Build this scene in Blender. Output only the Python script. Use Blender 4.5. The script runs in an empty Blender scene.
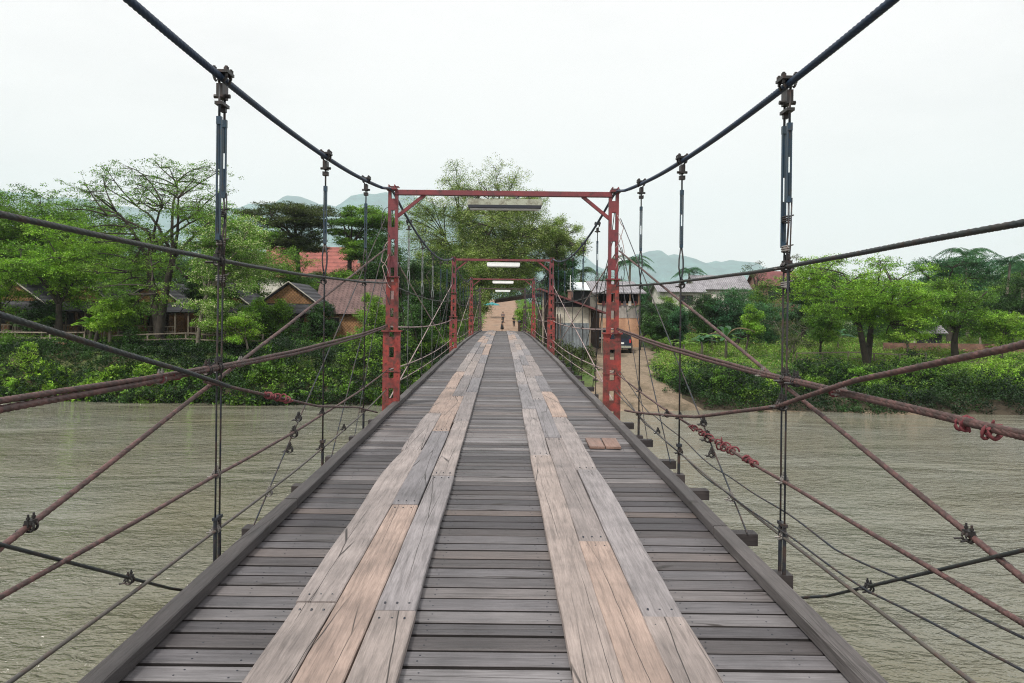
import bpy, math, random
import numpy as np
from mathutils import Vector, Matrix
R = math.radians
EYE = 1.6
F = 768.0
RNG = np.random.default_rng(7)
random.seed(7)
scene = bpy.context.scene
COL = scene.collection

# ------------------------------------------------------------------ helpers
def at(px, py, d):
    """world point at distance d seen at a photo position (level lens, .65 deg roll)"""
    t = R(.65); c, s = math.cos(t), math.sin(t)
    u, v = px - 502.3, py - 313.0
    return Vector(((u*c + v*s)*d/F, d, EYE - (-u*s + v*c)*d/F))

def tag(o, label=None, cat=None, group=None, kind=None):
    if label: o['label'] = label
    if cat: o['category'] = cat
    if group: o['group'] = group
    if kind: o['kind'] = kind
    return o

def empty(name, loc=(0, 0, 0), rz=0, label=None, cat=None, group=None):
    o = bpy.data.objects.new(name, None); COL.objects.link(o)
    o.empty_display_size = .2
    o.location = loc; o.rotation_euler = (0, 0, rz)
    return tag(o, label, cat, group)

def children(o):
    return [c for c in list(bpy.data.objects) if c.parent == o]

def copy_tree(o, parent=None, kids=None):
    c = o.copy(); COL.objects.link(c); c.parent = parent
    for ch in children(o): copy_tree(ch, c)
    return c

class MB:
    def __init__(self): self.V = []; self.Fc = []; self.n = 0; self.M = []
    def add(self, verts, faces, mi=0):
        v = np.asarray(verts, float).reshape(-1, 3)
        self.V.append(v)
        for f in (faces if isinstance(faces, list) else [faces]):
            f = np.asarray(f, int)
            if f.ndim == 1: f = f[None, :]
            self.Fc.append(f + self.n); self.M.append(np.full(len(f), mi))
        self.n += len(v)
        return self
    def box(self, c, s, rot=None, mi=0, taper=1.0, ctr=None):
        h = np.array(s)/2
        v = np.array([[x, y, z] for z in (-1, 1) for y in (-1, 1) for x in (-1, 1)], float)
        v[4:, :2] *= taper
        v = v*h
        if rot is not None:
            m = np.array(rot.to_3x3() if isinstance(rot, Matrix) else Matrix.Rotation(rot, 3, 'Z'))
            v = v @ m.T
        v = v + np.array(c)
        self.add(v, np.array([[0, 2, 3, 1], [4, 5, 7, 6], [0, 1, 5, 4], [2, 6, 7, 3], [0, 4, 6, 2], [1, 3, 7, 5]]), mi)
        return self
    def bar(self, a, b, w, h, up=(0, 0, 1), mi=0):
        a = Vector(a); b = Vector(b); d = (b - a); L = d.length; d.normalize()
        upv = Vector(up)
        if abs(d.dot(upv)) > .98: upv = Vector((0, 1, 0))
        x = d.cross(upv).normalized(); z = x.cross(d)
        m = Matrix((x, d, z)).transposed()
        return self.box((a + b)/2, (w, L, h), m.to_4x4(), mi)
    def tube(self, pts, r, n=6, cap=True, strands=0, pitch=.12, amp=.16, mi=0):
        P = np.asarray([tuple(p) for p in pts], float)
        m = len(P)
        rr = np.full(m, r) if np.isscalar(r) else np.asarray(r, float)
        T = np.gradient(P, axis=0); T /= (np.linalg.norm(T, axis=1)[:, None] + 1e-12)
        ref = np.array([0, 0, 1.0]) if abs(T[:, 2]).mean() < .8 else np.array([0, 1.0, 0])
        X = np.cross(T, ref); X /= (np.linalg.norm(X, axis=1)[:, None] + 1e-12)
        Y = np.cross(X, T)
        th = np.arange(n)*2*math.pi/n
        if strands:
            s = np.concatenate([[0], np.cumsum(np.linalg.norm(np.diff(P, axis=0), axis=1))])
            rad = rr[:, None]*(1 - amp + amp*np.abs(np.cos(strands/2*(th[None, :] + s[:, None]*2*math.pi/pitch)))*1.35)
        else:
            rad = np.repeat(rr[:, None], n, 1)
        V = P[:, None, :] + rad[..., None]*(np.cos(th)[None, :, None]*X[:, None, :] + np.sin(th)[None, :, None]*Y[:, None, :])
        i = np.arange(m - 1)[:, None]*n; j = np.arange(n)[None, :]; k = (j + 1) % n
        q = np.stack([i + j, i + k, i + n + k, i + n + j], -1).reshape(-1, 4)
        fs = [q]
        if cap: fs += [np.arange(n)[::-1], (m - 1)*n + np.arange(n)]
        self.add(V.reshape(-1, 3), fs, mi)
        return self
    def cyl(self, a, b, r, n=10, mi=0, r2=None):
        return self.tube([a, b], [r, r if r2 is None else r2], n, mi=mi)
    def quads(self, Q, mi=0):
        Q = np.asarray(Q, float); k = Q.shape[1]
        self.add(Q.reshape(-1, 3), np.arange(len(Q)*k).reshape(-1, k), mi); return self
    def build(self, name, mats, parent=None, smooth=False, origin=None):
        V = np.concatenate(self.V)
        if origin is not None: V = V - np.array(origin)
        me = bpy.data.meshes.new(name)
        me.vertices.add(len(V)); me.vertices.foreach_set('co', V.astype(np.float32).ravel())
        sizes = np.concatenate([np.full(len(f), f.shape[1]) for f in self.Fc])
        loops = np.concatenate([f.ravel() for f in self.Fc])
        starts = np.concatenate([[0], np.cumsum(sizes)[:-1]])
        me.loops.add(len(loops)); me.loops.foreach_set('vertex_index', loops.astype(np.int32))
        me.polygons.add(len(sizes))
        me.polygons.foreach_set('loop_start', starts.astype(np.int32))
        me.polygons.foreach_set('loop_total', sizes.astype(np.int32))
        mats = mats if isinstance(mats, (list, tuple)) else [mats]
        for m in mats: me.materials.append(m)
        me.polygons.foreach_set('material_index', np.concatenate(self.M).astype(np.int32))
        me.polygons.foreach_set('use_smooth', np.full(len(sizes), bool(smooth)))
        me.update(calc_edges=True); me.validate()
        o = bpy.data.objects.new(name, me); COL.objects.link(o)
        if origin is not None: o.location = origin
        if parent is not None:
            o.parent = parent
        return o

# ------------------------------------------------------------------ materials
def newmat(name):
    m = bpy.data.materials.new(name); m.use_nodes = True
    nt = m.node_tree; b = nt.nodes['Principled BSDF']
    return m, nt, b
def N(nt, t, **kw):
    n = nt.nodes.new(t)
    for k, v in kw.items():
        if k in n.inputs.keys(): n.inputs[k].default_value = v
        else: setattr(n, k, v)
    return n
def coords(nt, scale=(1, 1, 1), space='Object'):
    tc = N(nt, 'ShaderNodeTexCoord'); mp = N(nt, 'ShaderNodeMapping')
    if space == 'World':
        g = N(nt, 'ShaderNodeNewGeometry'); nt.links.new(g.outputs['Position'], mp.inputs[0])
    else: nt.links.new(tc.outputs[space], mp.inputs[0])
    mp.inputs['Scale'].default_value = scale
    return mp.outputs[0]
def noise(nt, vec, scale, detail=4, rough=.55, dist=0.0):
    n = N(nt, 'ShaderNodeTexNoise'); n.inputs['Scale'].default_value = scale
    n.inputs['Detail'].default_value = detail; n.inputs['Roughness'].default_value = rough
    n.inputs['Distortion'].default_value = dist
    nt.links.new(vec, n.inputs['Vector']); return n.outputs['Fac']
def ramp(nt, fac, stops):
    r = N(nt, 'ShaderNodeValToRGB'); e = r.color_ramp.elements
    while len(e) < len(stops): e.new(.5)
    for el, (p, c) in zip(e, stops):
        el.position = p; el.color = (c[0], c[1], c[2], 1) if not np.isscalar(c) else (c, c, c, 1)
    nt.links.new(fac, r.inputs[0]); return r.outputs[0]
def mix(nt, a, b, fac, mode='MIX'):
    m = N(nt, 'ShaderNodeMix', data_type='RGBA', blend_type=mode)
    for sock, v in ((m.inputs[6], a), (m.inputs[7], b), (m.inputs[0], fac)):
        if isinstance(v, bpy.types.NodeSocket): nt.links.new(v, sock)
        elif np.isscalar(v): sock.default_value = v
        else: sock.default_value = (*v, 1)
    return m.outputs[2]
def math_(nt, op, a, b=0.5, c=None):
    m = N(nt, 'ShaderNodeMath', operation=op)
    for i, v in enumerate((a, b, c)):
        if v is None: continue
        if isinstance(v, bpy.types.NodeSocket): nt.links.new(v, m.inputs[i])
        else: m.inputs[i].default_value = v
    return m.outputs[0]
def bump(nt, b, h, strength=.3, dist=.01):
    n = N(nt, 'ShaderNodeBump'); n.inputs['Strength'].default_value = strength
    n.inputs['Distance'].default_value = dist
    nt.links.new(h, n.inputs['Height']); nt.links.new(n.outputs[0], b.inputs['Normal'])
def island(nt):
    g = N(nt, 'ShaderNodeNewGeometry'); o = N(nt, 'ShaderNodeObjectInfo')
    a = math_(nt, 'ADD', g.outputs['Random Per Island'], o.outputs['Random'])
    return math_(nt, 'FRACT', a, 0)

def wood_mat(name, stops, axis='X', rough=.62, cracks=.5, dark=(.03, .026, .024), gscale=1.0):
    m, nt, b = newmat(name)
    sc = (1.2, 22, 22) if axis == 'X' else (22, 1.2, 22)
    if axis == 'Z': sc = (22, 22, 1.2)
    sc = tuple(s*gscale for s in sc)
    rnd = island(nt)
    comb = N(nt, 'ShaderNodeCombineXYZ')
    for i in range(3): nt.links.new(math_(nt, 'MULTIPLY', rnd, 37.0 + 11*i), comb.inputs[i])
    g = N(nt, 'ShaderNodeNewGeometry')
    add = N(nt, 'ShaderNodeVectorMath', operation='ADD')
    mp = N(nt, 'ShaderNodeMapping'); mp.inputs['Scale'].default_value = sc
    nt.links.new(g.outputs['Position'], mp.inputs[0])
    nt.links.new(mp.outputs[0], add.inputs[0]); nt.links.new(comb.outputs[0], add.inputs[1])
    grain = noise(nt, add.outputs[0], 1.6, 6, .68, .6)
    fine = noise(nt, add.outputs[0], 6.0, 5, .7, .2)
    base = ramp(nt, rnd, stops)
    wp = coords(nt, (1, 1, 1), 'World')
    blot = noise(nt, wp, 2.3, 5, .6)
    col = mix(nt, base, ramp(nt, grain, [(.25, .38), (.5, 1.0), (.75, 1.35)]), .75, 'MULTIPLY')
    col = mix(nt, col, ramp(nt, fine, [(.3, .6), (.6, 1.1)]), .6, 'MULTIPLY')
    col = mix(nt, col, ramp(nt, blot, [(.3, .62), (.6, 1.15)]), .7, 'MULTIPLY')
    # drying cracks along the grain
    sc2 = tuple(s*(.42 if s > 5 else .22) for s in sc)
    mp2 = N(nt, 'ShaderNodeMapping'); mp2.inputs['Scale'].default_value = sc2
    nt.links.new(g.outputs['Position'], mp2.inputs[0])
    add2 = N(nt, 'ShaderNodeVectorMath', operation='ADD')
    nt.links.new(mp2.outputs[0], add2.inputs[0]); nt.links.new(comb.outputs[0], add2.inputs[1])
    cn = noise(nt, add2.outputs[0], 1.3, 4, .55, .12)
    cr = math_(nt, 'ABSOLUTE', math_(nt, 'SUBTRACT', cn, .5))
    crm = ramp(nt, cr, [(.0, 1.0), (.007, .8), (.014, 0.0)])
    gate = ramp(nt, noise(nt, wp, 1.1, 2), [(.46, 0.0), (.56, 1.0)])
    crk = math_(nt, 'MULTIPLY', math_(nt, 'MULTIPLY', crm, gate), cracks*.5)
    vo = N(nt, 'ShaderNodeTexVoronoi', feature='DISTANCE_TO_EDGE', voronoi_dimensions='2D'); vo.inputs['Scale'].default_value = 1.0
    mp3 = N(nt, 'ShaderNodeMapping'); mp3.inputs['Scale'].default_value = tuple((8.0 if q > 5 else .30) for q in sc)
    wn = N(nt, 'ShaderNodeTexNoise'); wn.inputs['Scale'].default_value = 2.5; wn.inputs['Detail'].default_value = 3
    nt.links.new(g.outputs['Position'], wn.inputs['Vector'])
    wadd = N(nt, 'ShaderNodeVectorMath', operation='MULTIPLY_ADD'); nt.links.new(wn.outputs['Color'], wadd.inputs[0])
    wadd.inputs[1].default_value = (.022, .022, .022); nt.links.new(g.outputs['Position'], wadd.inputs[2])
    nt.links.new(wadd.outputs[0], mp3.inputs[0])
    add3 = N(nt, 'ShaderNodeVectorMath', operation='ADD'); nt.links.new(mp3.outputs[0], add3.inputs[0]); nt.links.new(comb.outputs[0], add3.inputs[1])
    nt.links.new(add3.outputs[0], vo.inputs['Vector'])
    vm = ramp(nt, vo.outputs['Distance'], [(0, 1.0), (.008, .85), (.016, 0.0)])
    gate2 = ramp(nt, noise(nt, add2.outputs[0], .9, 2), [(.46, 0.0), (.54, 1.0)])
    crk = math_(nt, 'MAXIMUM', crk, math_(nt, 'MULTIPLY', math_(nt, 'MULTIPLY', vm, gate2), min(1.0, cracks*2)))
    col = mix(nt, col, dark, crk)
    nt.links.new(col, b.inputs['Base Color'])
    rg = ramp(nt, blot, [(.3, rough - .12), (.7, rough + .12)])
    nt.links.new(rg, b.inputs['Roughness'])
    h = math_(nt, 'SUBTRACT', math_(nt, 'ADD', grain, fine), crk)
    bump(nt, b, h, .5, .006)
    b.inputs['Specular IOR Level'].default_value = .35
    return m

M = {}
M['deck'] = wood_mat('weathered_plank', [(0, (.045, .042, .047)), (.25, (.080, .076, .082)), (.5, (.13, .124, .132)), (.72, (.062, .055, .056)), (.88, (.185, .177, .184)), (1, (.105, .085, .078))], 'X', .52)
M['track'] = wood_mat('worn_track_board', [(0, (.165, .158, .168)), (.35, (.22, .207, .216)), (.6, (.26, .238, .24)), (.85, (.285, .242, .225)), (1, (.15, .143, .152))], 'Y', .6, .5)
M['track_near'] = wood_mat('sun_bleached_track_board', [(0, (.26, .225, .213)), (.5, (.31, .255, .23)), (1, (.225, .205, .20))], 'Y', .6, .5)
M['track_warm'] = wood_mat('newer_track_board', [(0, (.345, .262, .222)), (1, (.30, .228, .195))], 'Y', .6, .6)
M['kerb'] = wood_mat('kerb_timber', [(0, (.06, .055, .056)), (1, (.105, .096, .095))], 'Y', .6, .9)
M['beam'] = wood_mat('dark_beam_timber', [(0, (.028, .024, .026)), (1, (.05, .042, .042))], 'X', .6, .3)
M['gap_shade'] = wood_mat('gap_shade_plank_side', [(0, (.018, .016, .017)), (1, (.035, .03, .03))], 'X', .8, .1)  # near-black plank sides and undersides: gap shade put into the colour
M['patch'] = wood_mat('reddish_board', [(0, (.20, .12, .095)), (1, (.24, .16, .13))], 'Y', .45, .3)
M['post_wood'] = wood_mat('post_timber', [(0, (.16, .13, .10)), (1, (.28, .24, .19))], 'Z', .7, .3)
M['dark_wood'] = wood_mat('dark_house_timber', [(0, (.05, .035, .028)), (1, (.09, .06, .045))], 'Z', .7, .2)
M['grey_board'] = wood_mat('grey_wall_board', [(0, (.22, .20, .185)), (1, (.36, .33, .30))], 'Z', .75, .3)

def metal_mat(name, c1, c2, rust, rfac=.5, rough=.55, scale=9, metallic=.0):
    m, nt, b = newmat(name)
    v = coords(nt, (1, 1, 1), 'World')
    n1 = noise(nt, v, scale, 6, .65); n2 = noise(nt, v, scale*.35, 4, .6); n3 = noise(nt, v, scale*6, 4, .7)
    col = mix(nt, c1, c2, ramp(nt, n2, [(.35, 0.0), (.65, 1.0)]))
    rm = ramp(nt, n1, [(1 - rfac - .08, 0.0), (1 - rfac + .06, 1.0)])
    col = mix(nt, col, rust, math_(nt, 'MULTIPLY', rm, .85))
    col = mix(nt, col, ramp(nt, n3, [(.3, .65), (.65, 1.15)]), .7, 'MULTIPLY')
    nt.links.new(col, b.inputs['Base Color'])
    b.inputs['Roughness'].default_value = rough; b.inputs['Metallic'].default_value = metallic
    bump(nt, b, math_(nt, 'ADD', n1, n3), .25, .003)
    return m
M['red_paint'] = metal_mat('worn_red_paint', (.29, .040, .030), (.14, .028, .030), (.07, .03, .024), .47)
M['maroon_paint'] = metal_mat('dull_maroon_paint', (.13, .03, .04), (.19, .035, .04), (.05, .025, .025), .4)
M['dark_frame'] = metal_mat('dark_bare_frame', (.05, .03, .035), (.07, .04, .045), (.03, .02, .02), .4)
M['main_cable'] = metal_mat('tarred_steel_cable', (.008, .028, .075), (.014, .03, .06), (.03, .025, .022), .35, .5, 14, .3)
M['black_cable'] = metal_mat('dark_steel_rope', (.022, .03, .035), (.035, .04, .035), (.05, .032, .025), .4, .5, 14, .3)
M['red_cable'] = metal_mat('rust_red_rope', (.135, .066, .060), (.082, .043, .040), (.04, .026, .023), .5, .55, 20)
M['pale_cable'] = metal_mat('pale_steel_rope', (.34, .26, .25), (.25, .17, .165), (.14, .09, .08), .4, .5, 16)
M['olive_cable'] = metal_mat('greased_grey_rope', (.09, .08, .065), (.06, .055, .05), (.08, .045, .035), .4, .5, 16)
M['hanger'] = metal_mat('dark_hanger_steel', (.02, .028, .04), (.03, .032, .036), (.07, .045, .035), .45, .5, 10, .3)
M['turnbuckle'] = metal_mat('blue_grey_turnbuckle', (.02, .05, .085), (.035, .055, .07), (.07, .055, .045), .35, .45, 20, .3)
M['pale_turnbuckle'] = metal_mat('galvanised_turnbuckle', (.22, .24, .24), (.16, .17, .17), (.15, .12, .1), .3, .5, 20, .3)
M['clamp'] = metal_mat('blackened_clamp', (.02, .02, .022), (.03, .028, .026), (.06, .035, .03), .4, .5, 20, .3)
M['clamp_pale'] = metal_mat('zinc_clamp', (.22, .21, .20), (.14, .13, .12), (.15, .09, .07), .35, .5, 20, .3)
M['rag'] = metal_mat('red_cord', (.115, .018, .026), (.16, .045, .05), (.035, .010, .014), .35, .85, 30)
M['lamp_grey'] = metal_mat('weathered_lamp_housing', (.36, .38, .30), (.30, .32, .26), (.16, .15, .11), .45, .6, 12)
M['lamp_dark'] = metal_mat('dark_lamp_underside', (.012, .018, .03), (.02, .022, .03), (.02, .02, .02), .3, .5, 12)
M['lamp_white'] = metal_mat('white_lamp_enamel', (.74, .76, .76), (.66, .68, .67), (.4, .36, .3), .25, .4, 12)
M['concrete'] = metal_mat('stained_concrete', (.26, .25, .22), (.20, .19, .165), (.09, .085, .06), .45, .9, 2)
M['white_metal'] = metal_mat('white_roof_sheet', (.72, .78, .82), (.62, .68, .72), (.35, .33, .3), .2, .4, 2)
M['vehicle'] = metal_mat('navy_car_paint', (.012, .018, .035), (.014, .02, .04), (.05, .04, .03), .12, .25, 2)
M['rubber'] = metal_mat('black_rubber', (.012, .012, .012), (.02, .02, .02), (.04, .035, .03), .3, .85, 8)
M['glass'] = metal_mat('dark_glass', (.02, .025, .03), (.02, .025, .03), (.02, .02, .02), .1, .08, 1)
M['tail'] = metal_mat('red_lens', (.5, .02, .02), (.4, .02, .02), (.3, .02, .02), .1, .2, 5)
M['skin'] = metal_mat('skin', (.28, .15, .09), (.25, .13, .08), (.2, .1, .07), .1, .6, 4)
M['hair'] = metal_mat('black_hair', (.01, .009, .008), (.012, .01, .01), (.02, .015, .012), .1, .6, 9)
M['black_cloth'] = metal_mat('black_cloth', (.016, .016, .02), (.02, .02, .026), (.03, .03, .03), .2, .95, 9)
M['grey_cloth'] = metal_mat('grey_mauve_cloth', (.16, .12, .13), (.12, .1, .11), (.08, .07, .07), .2, .95, 9)
M['brick'] = None

def panel_mat(name, c1, c2, scale, kind='stripe', axis=0, rough=.7, bumpd=.02):
    """striped sheets, weave, tiles, thatch"""
    m, nt, b = newmat(name)
    v = coords(nt, (1, 1, 1), 'World')
    sep = N(nt, 'ShaderNodeSeparateXYZ'); nt.links.new(v, sep.inputs[0])
    n1 = noise(nt, v, 1.4, 6, .65)
    if kind == 'weave':
        a = math_(nt, 'SINE', math_(nt, 'MULTIPLY', math_(nt, 'ADD', sep.outputs[0], sep.outputs[1]), scale))
        c = math_(nt, 'SINE', math_(nt, 'MULTIPLY', sep.outputs[2], scale))
        p = math_(nt, 'MULTIPLY', a, c)
    elif kind == 'brick':
        bt = N(nt, 'ShaderNodeTexBrick'); bt.inputs['Scale'].default_value = scale
        bt.inputs['Color1'].default_value = (1, 1, 1, 1); bt.inputs['Color2'].default_value = (.6, .6, .6, 1); bt.inputs['Mortar'].default_value = (.3, .3, .3, 1)
        cb = N(nt, 'ShaderNodeCombineXYZ'); nt.links.new(math_(nt, 'ADD', sep.outputs[0], sep.outputs[1]), cb.inputs[0]); nt.links.new(sep.outputs[2], cb.inputs[1])
        nt.links.new(cb.outputs[0], bt.inputs['Vector']); p = bt.outputs['Color']
    else:
        w = sep.outputs[axis]
        p = math_(nt, 'SINE', math_(nt, 'MULTIPLY', w, scale))
    col = mix(nt, c1, c2, ramp(nt, p, [(.2, 0.0), (.8, 1.0)]))
    col = mix(nt, col, ramp(nt, n1, [(.3, .5), (.65, 1.25)]), .8, 'MULTIPLY')
    fine = noise(nt, v, 14, 4, .7)
    col = mix(nt, col, ramp(nt, fine, [(.3, .6), (.65, 1.2)]), .6, 'MULTIPLY')
    nt.links.new(col, b.inputs['Base Color']); b.inputs['Roughness'].default_value = rough
    bump(nt, b, math_(nt, 'ADD', p, fine), .5, bumpd)
    return m
M['bamboo'] = panel_mat('woven_bamboo_wall', (.25, .13, .055), (.16, .085, .038), 26, 'weave')
M['thatch'] = panel_mat('dark_shingle_roof', (.05, .052, .06), (.026, .027, .033), 22, 'stripe', 2, .85, .05)
M['tile_brown'] = panel_mat('brown_tile_roof', (.13, .08, .075), (.075, .045, .043), 18, 'weave', 0, .8, .05)
M['tile_red'] = panel_mat('red_tile_roof', (.27, .085, .068), (.20, .062, .052), 12, 'stripe', 2, .8, .05)
M['corrugated'] = panel_mat('grey_corrugated_sheet', (.20, .225, .24), (.10, .115, .125), 60, 'stripe', 0, .5, .03)
M['roof_grey'] = panel_mat('grey_metal_roof', (.26, .25, .27), (.17, .165, .18), 25, 'stripe', 0, .6, .03)
M['roof_brown'] = panel_mat('rusty_brown_roof', (.16, .045, .045), (.10, .03, .032), 25, 'stripe', 1, .6, .03)
M['cream'] = panel_mat('cream_plaster', (.44, .41, .34), (.38, .35, .29), 3, 'stripe', 0, .85, .001)
M['brick'] = panel_mat('red_brick', (.36, .15, .095), (.15, .10, .08), 4, 'brick', 0, .9, .01)
M['orange_board'] = panel_mat('tan_plywood', (.45, .26, .16), (.38, .21, .13), 5, 'stripe', 0, .8, .001)
M['white_wall'] = panel_mat('pale_plaster', (.55, .53, .48), (.5, .48, .43), 3, 'stripe', 0, .85, .001)
M['dark_in'] = panel_mat('dark_interior', (.02, .02, .024), (.012, .012, .015), 3, 'stripe', 0, .9, .001)
M['pale_trim'] = panel_mat('pale_bargeboard', (.45, .42, .36), (.38, .36, .31), 3, 'stripe', 0, .8, .001)

def leaf_mat(name, c1, c2, c3=None, sc=.35, trans=.35):
    m, nt, b = newmat(name)
    v = coords(nt, (1, 1, 1), 'World')
    g = N(nt, 'ShaderNodeNewGeometry')
    n = noise(nt, v, sc, 3, .6)
    col = mix(nt, c1, c2, ramp(nt, n, [(.38, 0.0), (.62, 1.0)]))
    rv = g.outputs['Random Per Island']
    col = mix(nt, col, ramp(nt, rv, [(0, .5), (.5, .95), (1, 1.5)]), .9, 'MULTIPLY')
    col = mix(nt, col, ramp(nt, noise(nt, v, sc*5, 3, .6), [(.35, .4), (.65, 1.6)]), .85, 'MULTIPLY')
    if c3: col = mix(nt, col, c3, ramp(nt, rv, [(.84, 0.0), (.86, 1.0)]))
    nt.links.new(col, b.inputs['Base Color']); b.inputs['Roughness'].default_value = .5
    b.inputs['Specular IOR Level'].default_value = .35
    t = N(nt, 'ShaderNodeBsdfTranslucent'); nt.links.new(mix(nt, col, (1.0, 1.25, .5), 1.0, 'MULTIPLY'), t.inputs[0])
    mx = N(nt, 'ShaderNodeMixShader'); mx.inputs[0].default_value = trans
    out = nt.nodes['Material Output']
    nt.links.new(b.outputs[0], mx.inputs[1]); nt.links.new(t.outputs[0], mx.inputs[2]); nt.links.new(mx.outputs[0], out.inputs[0])
    return m
M['leaf_mid'] = leaf_mat('mid_green_leaves', (.075, .17, .02), (.16, .28, .035))
M['leaf_bright'] = leaf_mat('bright_green_leaves', (.13, .28, .025), (.25, .40, .045))
M['leaf_dark'] = leaf_mat('dark_green_leaves', (.016, .05, .013), (.045, .11, .022))
M['leaf_olive'] = leaf_mat('olive_leaves', (.04, .065, .018), (.08, .10, .03))
M['leaf_blossom'] = leaf_mat('leaves_with_cream_blossom', (.12, .25, .035), (.20, .34, .06), (.72, .74, .46))
M['leaf_pale'] = leaf_mat('pale_loose_leaves', (.12, .20, .035), (.22, .30, .07), (.50, .54, .28))
M['leaf_bluish'] = leaf_mat('blue_green_leaves', (.028, .10, .045), (.06, .16, .06))
M['leaf_shade'] = leaf_mat('shade_darkened_leaves', (.008, .026, .008), (.03, .075, .016))  # shade under the overhanging trees is put into this undergrowth colour
M['leaf_grass'] = leaf_mat('meadow_grass', (.10, .22, .025), (.20, .33, .045), (.28, .26, .1), .2)
M['leaf_dead'] = leaf_mat('dry_leaves', (.10, .07, .035), (.15, .11, .05))
M['bark'] = metal_mat('dark_bark', (.035, .028, .022), (.06, .05, .04), (.02, .018, .014), .45, .95, 3)
M['bark_pale'] = metal_mat('pale_bark', (.22, .20, .165), (.15, .13, .10), (.08, .07, .05), .4, .95, 3)

# ------------------------------------------------------------------ profile functions
_dk = np.polyfit([0, 4, 12.1, 27.5, 43.2, 60.4, 66], [0, 0.005, .11, .26, .29, .17, .08], 4)
def zdeck(y):
    return float(np.polyval(_dk, max(y, 1.0)))
YT = [12.2, 27.5, 43.2, 60.2]          # portals
YEND = 61.6
CX = -.045                              # deck centre
WATER = EYE - 5.6
def sstep(a, b, t):
    t = np.clip((t - a)/(b - a), 0, 1); return t*t*(3 - 2*t)
def ground(x, y):
    x = np.asarray(x, float); y = np.asarray(y, float)
    wob = .5*np.sin(x*.31) + .35*np.sin(x*.83 + 1) + .02*np.abs(x)*0
    yl = y + wob*.7
    L = np.interp(yl, [-3000, -75, -55, -46, 40, 45, 46.3, 48.6, 51, 70, 100, 200, 1200, 4000], [-2, -2, -3, -8, -8, -6.6, -5.5, -3.0, -2.35, -2.3, -2.0, -1, 0, 4])
    Rr = np.interp(yl, [-3000, -75, -55, -46, 40, 43.2, 44.8, 48.5, 52, 62, 75, 100, 200, 1200, 4000], [-2, -2, -3, -8, -8, -6.8, -5.6, -4.4, -3.7, -3.05, -2.65, -1.8, -1, 0, 4])
    s = sstep(-2.5, 3.5, x)
    z = L*(1 - s) + Rr*s
    road = np.interp(y, [50, 58.5, 61.5, 80, 98, 108, 135, 160, 200, 300], [-3.8, -2.3, -1.5, -1.95, -2.35, -1.85, .9, 2.75, 3.0, 2.0])
    k = (1 - sstep(3.2, 9.0 + np.clip(y - 90, 0, 40)*.2, np.abs(x)))*sstep(54, 60, y)*(1 - sstep(200, 300, y))
    z = z*(1 - k) + road*k
    z = z + .10*np.sin(x*1.3 + y*.7)*np.sin(y*1.1 - x*.4)*sstep(46, 48, y)*(1 - k)
    return z + EYE
def gz(x, y): return float(ground(x, y))

# ------------------------------------------------------------------ setting
def grid_obj(name, xs, ys, zf, mat, thick=False):
    X, Y = np.meshgrid(xs, ys); Z = zf(X, Y)
    V = np.stack([X, Y, Z], -1).reshape(-1, 3)
    nx, ny = len(xs), len(ys)
    i = np.arange(ny - 1)[:, None]*nx; j = np.arange(nx - 1)[None, :]
    q = np.stack([i + j, i + j + 1, i + nx + j + 1, i + nx + j], -1).reshape(-1, 4)
    return MB().add(V, q).build(name, mat, smooth=True)

def ground_mat():
    m, nt, b = newmat('grassy_soil')
    v = coords(nt, (1, 1, 1), 'World')
    n1 = noise(nt, v, .35, 6, .6); n2 = noise(nt, v, 3.5, 6, .7); n3 = noise(nt, v, 22, 3, .7)
    col = ramp(nt, n1, [(.35, (.055, .11, .02)), (.5, (.09, .15, .03)), (.62, (.10, .085, .045)), (.75, (.15, .11, .065))])
    col = mix(nt, col, ramp(nt, n2, [(.3, .5), (.7, 1.3)]), .8, 'MULTIPLY')
    col = mix(nt, col, ramp(nt, n3, [(.3, .6), (.7, 1.3)]), .6, 'MULTIPLY')
    sp = N(nt, 'ShaderNodeSeparateXYZ'); nt.links.new(v, sp.inputs[0])
    mud = math_(nt, 'ADD', sp.outputs[2], math_(nt, 'MULTIPLY', n2, .8))
    mm = ramp(nt, math_(nt, 'ADD', math_(nt, 'MULTIPLY', mud, .5), -(WATER + .9)*.5), [(.0, 1.0), (.5, 0.0)])
    col = mix(nt, col, (.055, .042, .026), mm)
    nt.links.new(col, b.inputs['Base Color']); b.inputs['Roughness'].default_value = .95
    bump(nt, b, math_(nt, 'ADD', n2, n3), .8, .06); return m
def soil_mat(name, a, c, d):
    m, nt, b = newmat(name)
    v = coords(nt, (1, 1, 1), 'World')
    n1 = noise(nt, v, .5, 6, .65); n2 = noise(nt, v, 5, 6, .75); n3 = noise(nt, v, 30, 3, .7)
    col = ramp(nt, n1, [(.35, a), (.5, c), (.65, d)])
    col = mix(nt, col, ramp(nt, n2, [(.3, .6), (.7, 1.25)]), .8, 'MULTIPLY')
    col = mix(nt, col, ramp(nt, n3, [(.3, .65), (.7, 1.25)]), .7, 'MULTIPLY')
    nt.links.new(col, b.inputs['Base Color']); b.inputs['Roughness'].default_value = .95
    bump(nt, b, math_(nt, 'ADD', n2, n3), .8, .04); return m
def geo(a, b, n): return np.geomspace(a, b, n)
xs = np.concatenate([-geo(70, 6400, 16)[::-1], np.arange(-69, 69.1, 1.0), geo(70, 6400, 16)])
ys = np.concatenate([[-140, -125, -110, -80, -60, -48, -30, 0, 20, 36], np.arange(40, 130, .8), geo(131, 6700, 30)])
tag(grid_obj('ground', xs, ys, ground, ground_mat()), kind='structure')

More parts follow.
